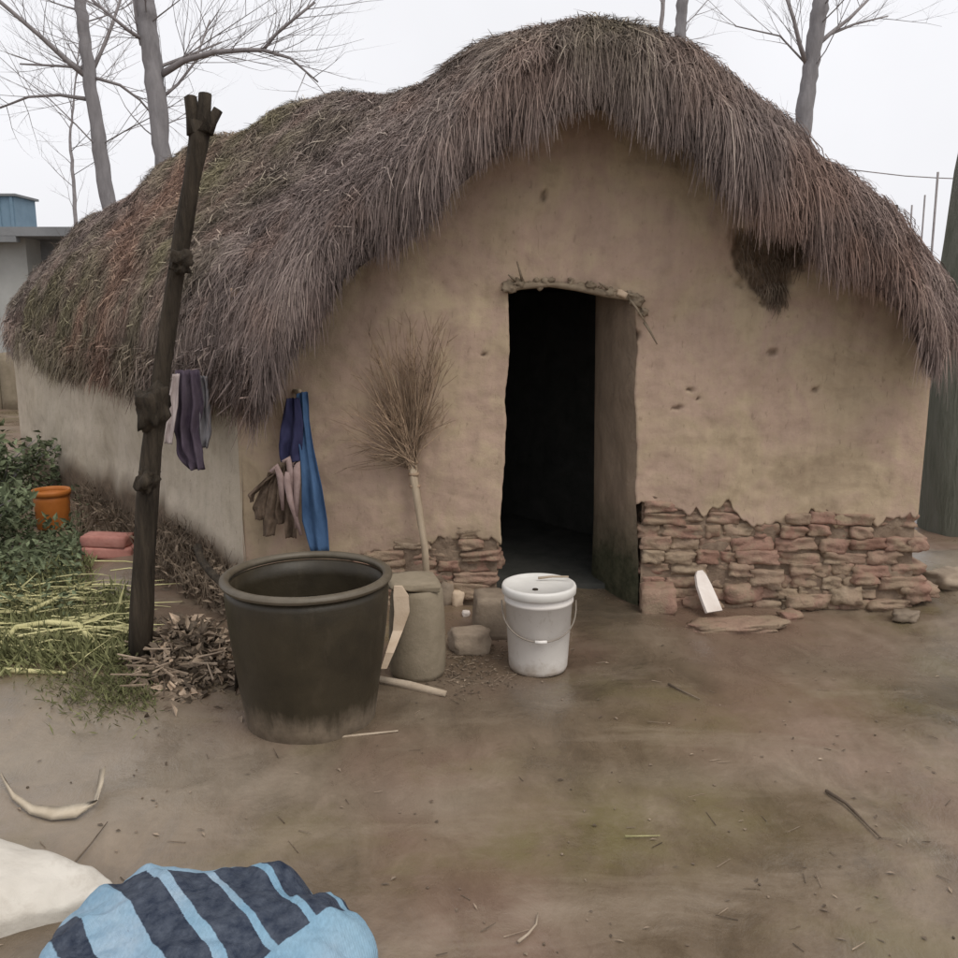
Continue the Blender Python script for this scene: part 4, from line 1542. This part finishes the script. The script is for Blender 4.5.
# grass: countless blades
mb = MB()
for k in range(5500):
    u = random.random()
    px = R(-60, 135)
    py = R(575, 668) + max(0, random.gauss(0, 10))
    if px > 95 and py < 600: continue
    g = GG(px, py)
    mb.cur = R(0, 1)
    d_ = Vector((R(-.8, .8), R(-.8, .5), R(.25, 1))).normalized()
    l_ = R(.04, .13)
    mb.leaf(g, d_, l_, R(.006, .015))
for k in range(1500):
    px, py = random.gauss(115, 35), random.gauss(690, 14)
    if px > 160: continue
    g = GG(px, py)
    mb.cur = R(0, .7)
    mb.leaf(g, Vector((R(-1, 1), R(-1, .5), R(.3, 1))), R(.02, .06), R(.004, .008))
setp(mb.build('grass', M['grassm'], None, False), 'yellowish short grass around the dry stalks', 'grass', None, 'stuff')
mb = MB()
for k in range(190):
    px, py = R(-50, 132), random.choice([R(585, 665), R(600, 622), R(632, 650)])
    g = GG(px, py, R(.02, .07))
    mb.cur = R(.1, 1)
    a_ = R(-.5, .5)
    l_ = R(.08, .34)
    d_ = Vector((math.cos(a_), math.sin(a_), R(-.1, .12)))
    mb.tube([g, g + d_ * l_ * .5 + Vector((0, 0, .01)), g + d_ * l_], [.0045, .004, .001], 3, None, 0, False)
setp(mb.build('loose_straw', M['straw'], None, False), 'loose straw scattered over the grass', 'straw', None, 'stuff')

# leafy weeds low along the bank of the side wall
mb = MB()
for k in range(9000):
    px = R(-80, 232)
    lo = pl([(-80, 480), (60, 478), (90, 505), (130, 520), (232, 575)], px)
    hi = pl([(-80, 640), (70, 640), (130, 600), (232, 620)], px)
    hi = lerp(max(lo, 575), hi, random.random() ** 2)
    py = lo + (hi - lo) * random.random()
    if px > 84: continue
    if 36 < px < 80 and 500 < py < 541 and R(0, 1) < .97: continue
    if 84 < px < 140 and 540 < py < 612: continue
    g = GG(px, py, R(0, .12))
    mb.cur = R(0, 1)
    mb.leaf(g, Vector((R(-1, 1), R(-1, .4), R(-.1, .9))), R(.03, .075), R(.015, .035))
setp(mb.build('weeds', M['leaf'], None, False), 'dark green low weeds along the side wall', 'weeds', None, 'stuff')


mb = MB()
for k in range(2600):
    px = R(78, 236)
    lo = pl([(78, 500), (130, 520), (232, 572)], px)
    hi = pl([(78, 560), (130, 585), (232, 622)], px)
    py = lo + (hi - lo) * random.random()
    if 84 < px < 140 and 545 < py < 590: continue
    g = GG(px, py, 0)
    mb.cur = R(0, .8)
    if random.random() < .35:
        d_ = Vector((R(-.4, .4), R(-.3, .3), 1)).normalized()
        mb.tube([g, g + d_ * R(.06, .16), g + d_ * R(.16, .26) + Vector((R(-.05, .05), 0, 0))], [.003, .002, .001], 3, None, 0, False)
    mb.leaf(g + Vector((0, 0, R(0, .14))), Vector((R(-1, 1), R(-1, .4), R(-.3, .9))), R(.03, .07), R(.01, .025))
setp(mb.build('dry_weeds', M['litter'], None, False), 'brown withered weeds along the foot of the side wall', 'weeds', None, 'stuff')


def bush(px, py, rx, h, nleaf, label, sd_, lift=0):
    random.seed(sd_)
    g = GG(px, py)
    b = thing('leafy_bush', label, 'bush', tuple(g), 'leafy bushes at the left edge')
    st = MB()
    lf = MB()
    for k in range(22):
        e = g + Vector((R(-rx, rx), R(-rx, rx) * .8, h * R(.5, 1)))
        m1 = lerp(g, e, .5) + Vector((R(-.05, .05), R(-.05, .05), .05))
        st.tube([g + Vector((R(-.08, .08), R(-.08, .08), -.02)), m1, e], [.008, .006, .003], 5)
        for q in range(nleaf // 22):
            t = R(.3, 1.05)
            p_ = lerp(lerp(g, m1, min(1, t * 2)), e, max(0, t * 2 - 1)) + Vector((R(-.1, .1), R(-.1, .1), R(-.08, .08)))
            lf.cur = R(0, 1)
            lf.leaf(p_, Vector((R(-1, 1), R(-1, .5), R(-.5, .7))), R(.03, .1), R(.015, .05))
    st.build('stem', M['twig'], b)
    lf.build('foliage', M['leaf'], b, False)
    return b


bush(0, 500, .5, .55, 1500, 'dark green leafy bush at the left edge behind the orange pot', 11)
bush(-42, 560, .42, .42, 1500, 'dark green leafy bush cut by the left edge in front of the orange pot', 12)
bush(88, 492, .22, .22, 700, 'low scruffy green bush between the orange pot and the side wall', 13)
random.seed(21)

# heap of dead leaves and husks between post and jar
mb = MB()
for k in range(1500):
    px = min(max(random.gauss(186, 30), 132), 242)
    py = random.gauss(662, 17)
    hgt = max(0, .13 * math.exp(-((px - 188) / 34) ** 2 - ((py - 655) / 20) ** 2))
    g = GG(px, py, hgt * R(0, 1))
    mb.cur = random.random() ** 1.6 if random.random() < .85 else 1.6
    mb.leaf(g, Vector((R(-1, 1), R(-1, 1), R(-.3, .5))), R(.03, .09), R(.012, .04), fold=R(.1, .6))
for k in range(60):
    g = GG(R(140, 235), R(640, 690), R(.01, .08))
    a_ = R(0, 6.28)
    l_ = R(.06, .16)
    mb.cur = R(.6, 1.2)
    mb.tube([g, g + Vector((math.cos(a_), math.sin(a_) * .6, R(-.1, .3))) * l_], [.006, .003], 5)
setp(mb.build('leaf_litter', M['litter'], None, False), 'heap of dead leaves and husks between the post and the big jar', 'leaf litter', None, 'stuff')
mb = MB()
for k in range(650):
    px, py = R(-40, 1000), 630 + 330 * random.random() ** .9
    if random.random() < .5:
        px, py = random.gauss(470, 30), random.gauss(668, 12)
    g = GG(px, py, .003)
    if (g.x - jb.x) ** 2 + (g.y - jb.y) ** 2 < .1: continue
    mb.cur = R(0, 1)
    a_ = R(0, 6.28)
    if random.random() < .5:
        mb.leaf(g, Vector((math.cos(a_), math.sin(a_), R(0, .15))), R(.008, .03), R(.004, .012), Vector((0, 0, 1)))
    elif random.random() < .5:
        mb.rock(g, (R(.003, .008), R(.003, .008), R(.002, .005)), a_, 0, k, .6, .3, 2)
    else:
        l_ = R(.02, .07)
        mb.tube([g, g + Vector((math.cos(a_), math.sin(a_), .04)) * l_], [.0016, .001], 3)
setp(mb.build('yard_debris', M['litter'], None, False), 'bits of leaf, straw and grit strewn on the mud', 'debris', None, 'stuff')

# ------------------------------------------------------------------ background trees
def grow(mb, p, d_, l_, r, depth, sp=.55):
    segs = 4
    pts, rad = [p], [r]
    q, dd = p.copy(), d_.normalized()
    for k in range(segs):
        dd = (dd + Vector((R(-.16, .16), R(-.16, .16), R(-.06, .12)))).normalized()
        q = q + dd * l_ / segs
        pts.append(q.copy())
        rad.append(r * (1 - .75 * (k + 1) / segs))
        if depth > 0 and random.random() < .8:
            side = Vector((R(-1, 1), R(-1, 1), R(-.2, .7))).normalized()
            grow(mb, q, (dd + side * R(.6, 1.2)), l_ * R(.35, .62), r * (1 - .6 * (k + 1) / segs) * .62, depth - 1)
    mb.tube(pts, rad, 5 if r > .012 else 3, R(0, 1), 0, False)


def bare_tree(label, Yt, trunk, wpx, limbs, tw, seed_, mat='bark', ntw=18, height=9.0):
    random.seed(seed_)
    k = Yt * cp_ / F * 1.0
    pts = [P(x, y, Yt) for x, y in trunk]
    # carry the trunk down to the earth and on up beyond the picture
    d_ = (pts[1] - pts[0])
    lowp = pts[0] - d_ * (pts[0].z / d_.z)
    lowp.x = lerp(lowp.x, pts[0].x, .35)
    lowp.z = -.1
    topd = (pts[-1] - pts[-2]).normalized()
    tp = pts[-1] + topd * (height - pts[-1].z) * .5
    tp2 = pts[-1] + topd * (height - pts[-1].z)
    full = [lowp] + pts + [tp, tp2]
    rr = [wpx[0] * k * .55] + [w_ * k * .43 for w_ in wpx] + [wpx[-1] * k * .3, wpx[-1] * k * .1]
    t_ = thing('bare_tree', label, 'tree', (lowp.x, lowp.y, 0), 'bare trees behind the hut')
    mb = MB()
    ff, fr = [], []
    for q in range(len(full) - 1):
        for z in range(5):
            b_ = lerp(full[q], full[q + 1], z / 5)
            ff.append(b_ + Vector((R(-1, 1), R(-1, 1), 0)) * .012)
            fr.append(lerp(rr[q], rr[q + 1], z / 5) * R(.96, 1.06))
    ff.append(full[-1])
    fr.append(rr[-1])
    mb.tube(ff, fr, 16, .5, .14)
    mb.build('trunk', M[mat], t_)
    mb = MB()
    for L_ in limbs:
        lpts = [P(x, y, Yt + yo) for x, y, w_, yo in L_]
        lrad = [w_ * k * .42 for x, y, w_, yo in L_]
        mb.tube(lpts, lrad, 7, R(.2, .6))
        for q in range(len(lpts) - 1):
            for z in range(tw):
                b_ = lerp(lpts[q], lpts[q + 1], R(.1, 1))
                dd = (lpts[q + 1] - lpts[q]).normalized() + Vector((R(-1, 1), R(-1, 1), R(-.6, .9)))
                grow(mb, b_, dd, R(.4, 1.1), .0055, 2)
    for q in range(ntw):
        u = R(.25, 1)
        i_ = min(int(u * (len(full) - 1)), len(full) - 2)
        b_ = lerp(full[i_], full[i_ + 1], R(0, 1))
        if b_.z < 2.2: continue
        a_ = R(0, 6.28)
        grow(mb, b_, Vector((math.cos(a_), math.sin(a_), R(.2, .9))), R(.7, 1.7), .011, 2)
    mb.build('branches', M['twig'], t_)
    return t_


bare_tree('slender bare grey tree leftmost behind the thatch, with wide low limbs', 11.5, [(112, 225), (100, 150), (90, 85), (84, 30), (79, -5)], [17, 15.5, 14, 12.5, 11.5],
          [[(88, 78, 7, 0), (68, 62, 6, -.1), (40, 36, 5, -.3), (12, 12, 4.5, -.4), (-20, -15, 4, -.5)], [(92, 72, 5, 0), (102, 50, 4, .1), (113, 22, 3.4, .2), (122, -5, 3, .3)], [(86, 99, 5, 0), (60, 95, 3.6, .1), (28, 97, 3, .1), (0, 108, 2, .2)], [(96, 78, 4, 0), (120, 85, 3.4, .2), (140, 100, 2.6, .3), (150, 112, 2, .4)], [(84, 68, 3.6, 0), (60, 66, 3, .2), (20, 64, 2, .3)]], 4, 31, ntw=9)
bare_tree('thicker bare grey tree behind the thatch, second from the left', 10.0, [(167, 195), (160, 130), (153, 70), (147, 20), (143, -8)], [17, 20, 21, 21, 20],
          [[(162, 74, 8, 0), (185, 60, 7, 0), (215, 52, 6, -.2), (245, 50, 5, -.3), (263, 50, 4.5, -.3), (290, 58, 3, -.3), (318, 82, 1.8, -.3)], [(263, 50, 4, -.3), (276, 34, 3.6, -.3), (295, 18, 3.2, -.4), (315, 2, 2.8, -.4)], [(146, 42, 5, 0), (128, 30, 4.2, -.2), (110, 15, 3.6, -.3), (92, 0, 3, -.3)], [(162, 66, 4, 0), (190, 55, 3, .3), (222, 42, 2, .4)], [(164, 96, 4, 0), (178, 84, 3.2, .1), (195, 62, 2.6, .2), (210, 20, 2, .3)], [(143, 45, 8, 0), (138, 20, 7, 0), (134, -10, 6, 0)]], 4, 32, ntw=9)
bare_tree('forked bare grey tree standing behind the right slope of the thatch', 12.0, [(800, 150), (806, 100), (812, 60), (818, 20), (823, -8)], [18, 18, 17.5, 17, 16],
          [[(807, 66, 6, 0), (800, 45, 5, -.1), (794, 20, 4.2, -.2), (786, -5, 4, -.2)], [(812, 50, 6, 0), (830, 34, 5, .1), (850, 18, 4, .2), (868, 0, 3, .2)], [(830, 34, 4, .1), (855, 24, 2.6, .3), (888, 16, 1.6, .4)], [(808, 66, 2.6, .0), (780, 36, 2, .2), (735, 26, 1.4, .3)]], 3, 33, ntw=10)
bare_tree('bare grey trunk rising just right of the roof peak', 13.5, [(679, 50), (681, 25), (683, -8)], [13, 12, 12], [], 0, 34, ntw=7)
bare_tree('very thin pale bare sapling left of the trunk at the roof peak', 17, [(660, 50), (662, 20), (664, -8)], [5, 4.5, 4], [], 0, 35, 'twig', ntw=5, height=7)
bare_tree('thin pale bare sapling over the flat roofed building', 20, [(76, 235), (74, 190), (70, 140), (73, 110)], [4.5, 4, 3, 2], [], 0, 36, 'twig', ntw=26, height=8)

# the stout tree at the right corner of the hut
random.seed(40)
Yt = 6.1
kk = Yt * cp_ / F
tr = thing('stout_tree', 'stout green grey trunk standing at the right corner of the hut', 'tree', tuple(P(990, 545, Yt) * 1.0))
tr.location.z = 0
mb = MB()
tp = [(968, 575, 54), (968, 545, 49), (969, 480, 47), (972, 400, 46), (980, 320, 44), (993, 240, 43), (1003, 170, 41), (1014, 100, 39), (1030, 0, 36), (1050, -140, 32), (1075, -320, 25)]
mb.tube([P(x, y, Yt) for x, y, r in tp], [r * kk for x, y, r in tp], 24, .5, .12)
mb.build('trunk', M['bark_near'], tr)
mb = MB()
for q in range(12):
    b_ = lerp(P(1040, -60, Yt), P(1075, -320, Yt), R(0, 1))
    a_ = R(0, 6.28)
    grow(mb, b_, Vector((math.cos(a_), math.sin(a_), R(.4, 1))), R(1, 2), .03, 2)
mb.build('branches', M['twig'], tr)

# thin poles and a wire at the right
for k, (x, y0, y1, wp, lb) in enumerate([(896, 205, 320, 4, 'short dark pole behind the right end of the thatch'), (938, 172, 330, 2.2, 'slim pale pole nearest the stout tree'), (912, 205, 330, 1.6, 'slimmest pale pole between the other two'), (925, 195, 330, 1.6, 'slim leaning pale pole left of the one carrying the wire')]):
    Yq = 14
    mb = MB()
    t_ = P(x, y0, Yq)
    mb.tube([(t_.x, t_.y, -.05), (t_.x + .02, t_.y, t_.z * .5), t_], [wp * Yq / F / 2] * 3, 6, .5)
    setp(mb.build('pole', M['post'] if k == 0 else M['twig']), lb, 'pole', 'poles behind the thatch')
mb = MB()
mb.tube([P(838, 168, 14.02), P(870, 172, 14.02), P(905, 176, 14.02), P(938, 178, 14.02), P(990, 180, 14.02)], .008, 5)
setp(mb.build('wire', M['twig']), 'grey overhead wire running to the slim pale pole', 'wire')

# ------------------------------------------------------------------ far building on the left
Yb = 15.0
bld = thing('flat_roofed_building', 'low flat roofed concrete building beyond the left end of the hut', 'building', tuple(Vector((P(10, 300, Yb).x, Yb, 0))))
zt = P(0, 238, Yb).z
x0, x1, x2 = P(-160, 260, Yb).x, P(27, 260, Yb).x, P(150, 260, Yb).x
mb = MB()
mb.prism([(x0, Yb), (x1, Yb), (x1, Yb + 4), (x0, Yb + 4)], -.1, zt)
mb.build('white_wall', M['whitewash'], bld, False)
mb = MB()
mb.prism([(x1 + .003, Yb + .5), (x2, Yb + .5), (x2, Yb + 4.1), (x1 + .003, Yb + 4.1)], -.1, zt - .003)
mb.build('grey_wall', M['concrete'], bld, False)
mb = MB()
mb.box(((x0 + x2) / 2, Yb + 1.9, zt + .07), (x2 - x0 + .3, 4.6, .14), a=.8)
mb.box(((x0 + x1) / 2, Yb - .33, zt - .04), (x1 - x0 + .1, .14, .1), a=.4)
mb.build('roof', M['concrete'], bld, False)
mb = MB()
for k in range(3):
    px_ = 45 + k * 26
    mb.box((P(px_, 260, Yb).x, Yb + .47, zt - .55), (.28, .06, .4), a=.2)
mb.build('window', M['post'], bld, False)
tc = P(6, 232, Yb + 1.5)
tk = thing('water_tank', 'blue square water tank standing on the flat roof', 'tank', (tc.x, tc.y, zt + .14))
mb = MB()
hh = P(6, 199, Yb + 1.5).z - zt - .14
mb.box((tc.x, tc.y, zt + .14 + hh / 2), (.76, .76, hh))
for q in range(4):
    mb.box((tc.x - .34 + q * .226, tc.y - .39, zt + .14 + hh / 2), (.05, .03, hh * .98))
mb.build('body', M['tank'], tk, False)
mb = MB()
mb.box((tc.x, tc.y, zt + .14 + hh + .022), (.86, .86, .04))
mb.build('lid', M['concrete'], tk, False)
# low garden wall stub at the far end of the hut
mb = MB()
g0 = G(2, 410)
for k in range(8):
    mb.rock((G(-120, 405).x + k * .42, g0.y + .2, .4), (.4, .25, .9), 0, 0, k, .1, .08, 4, .5)
setp(mb.build('garden_wall', M['urn']), 'low rough garden wall at the far left end of the hut', 'wall')
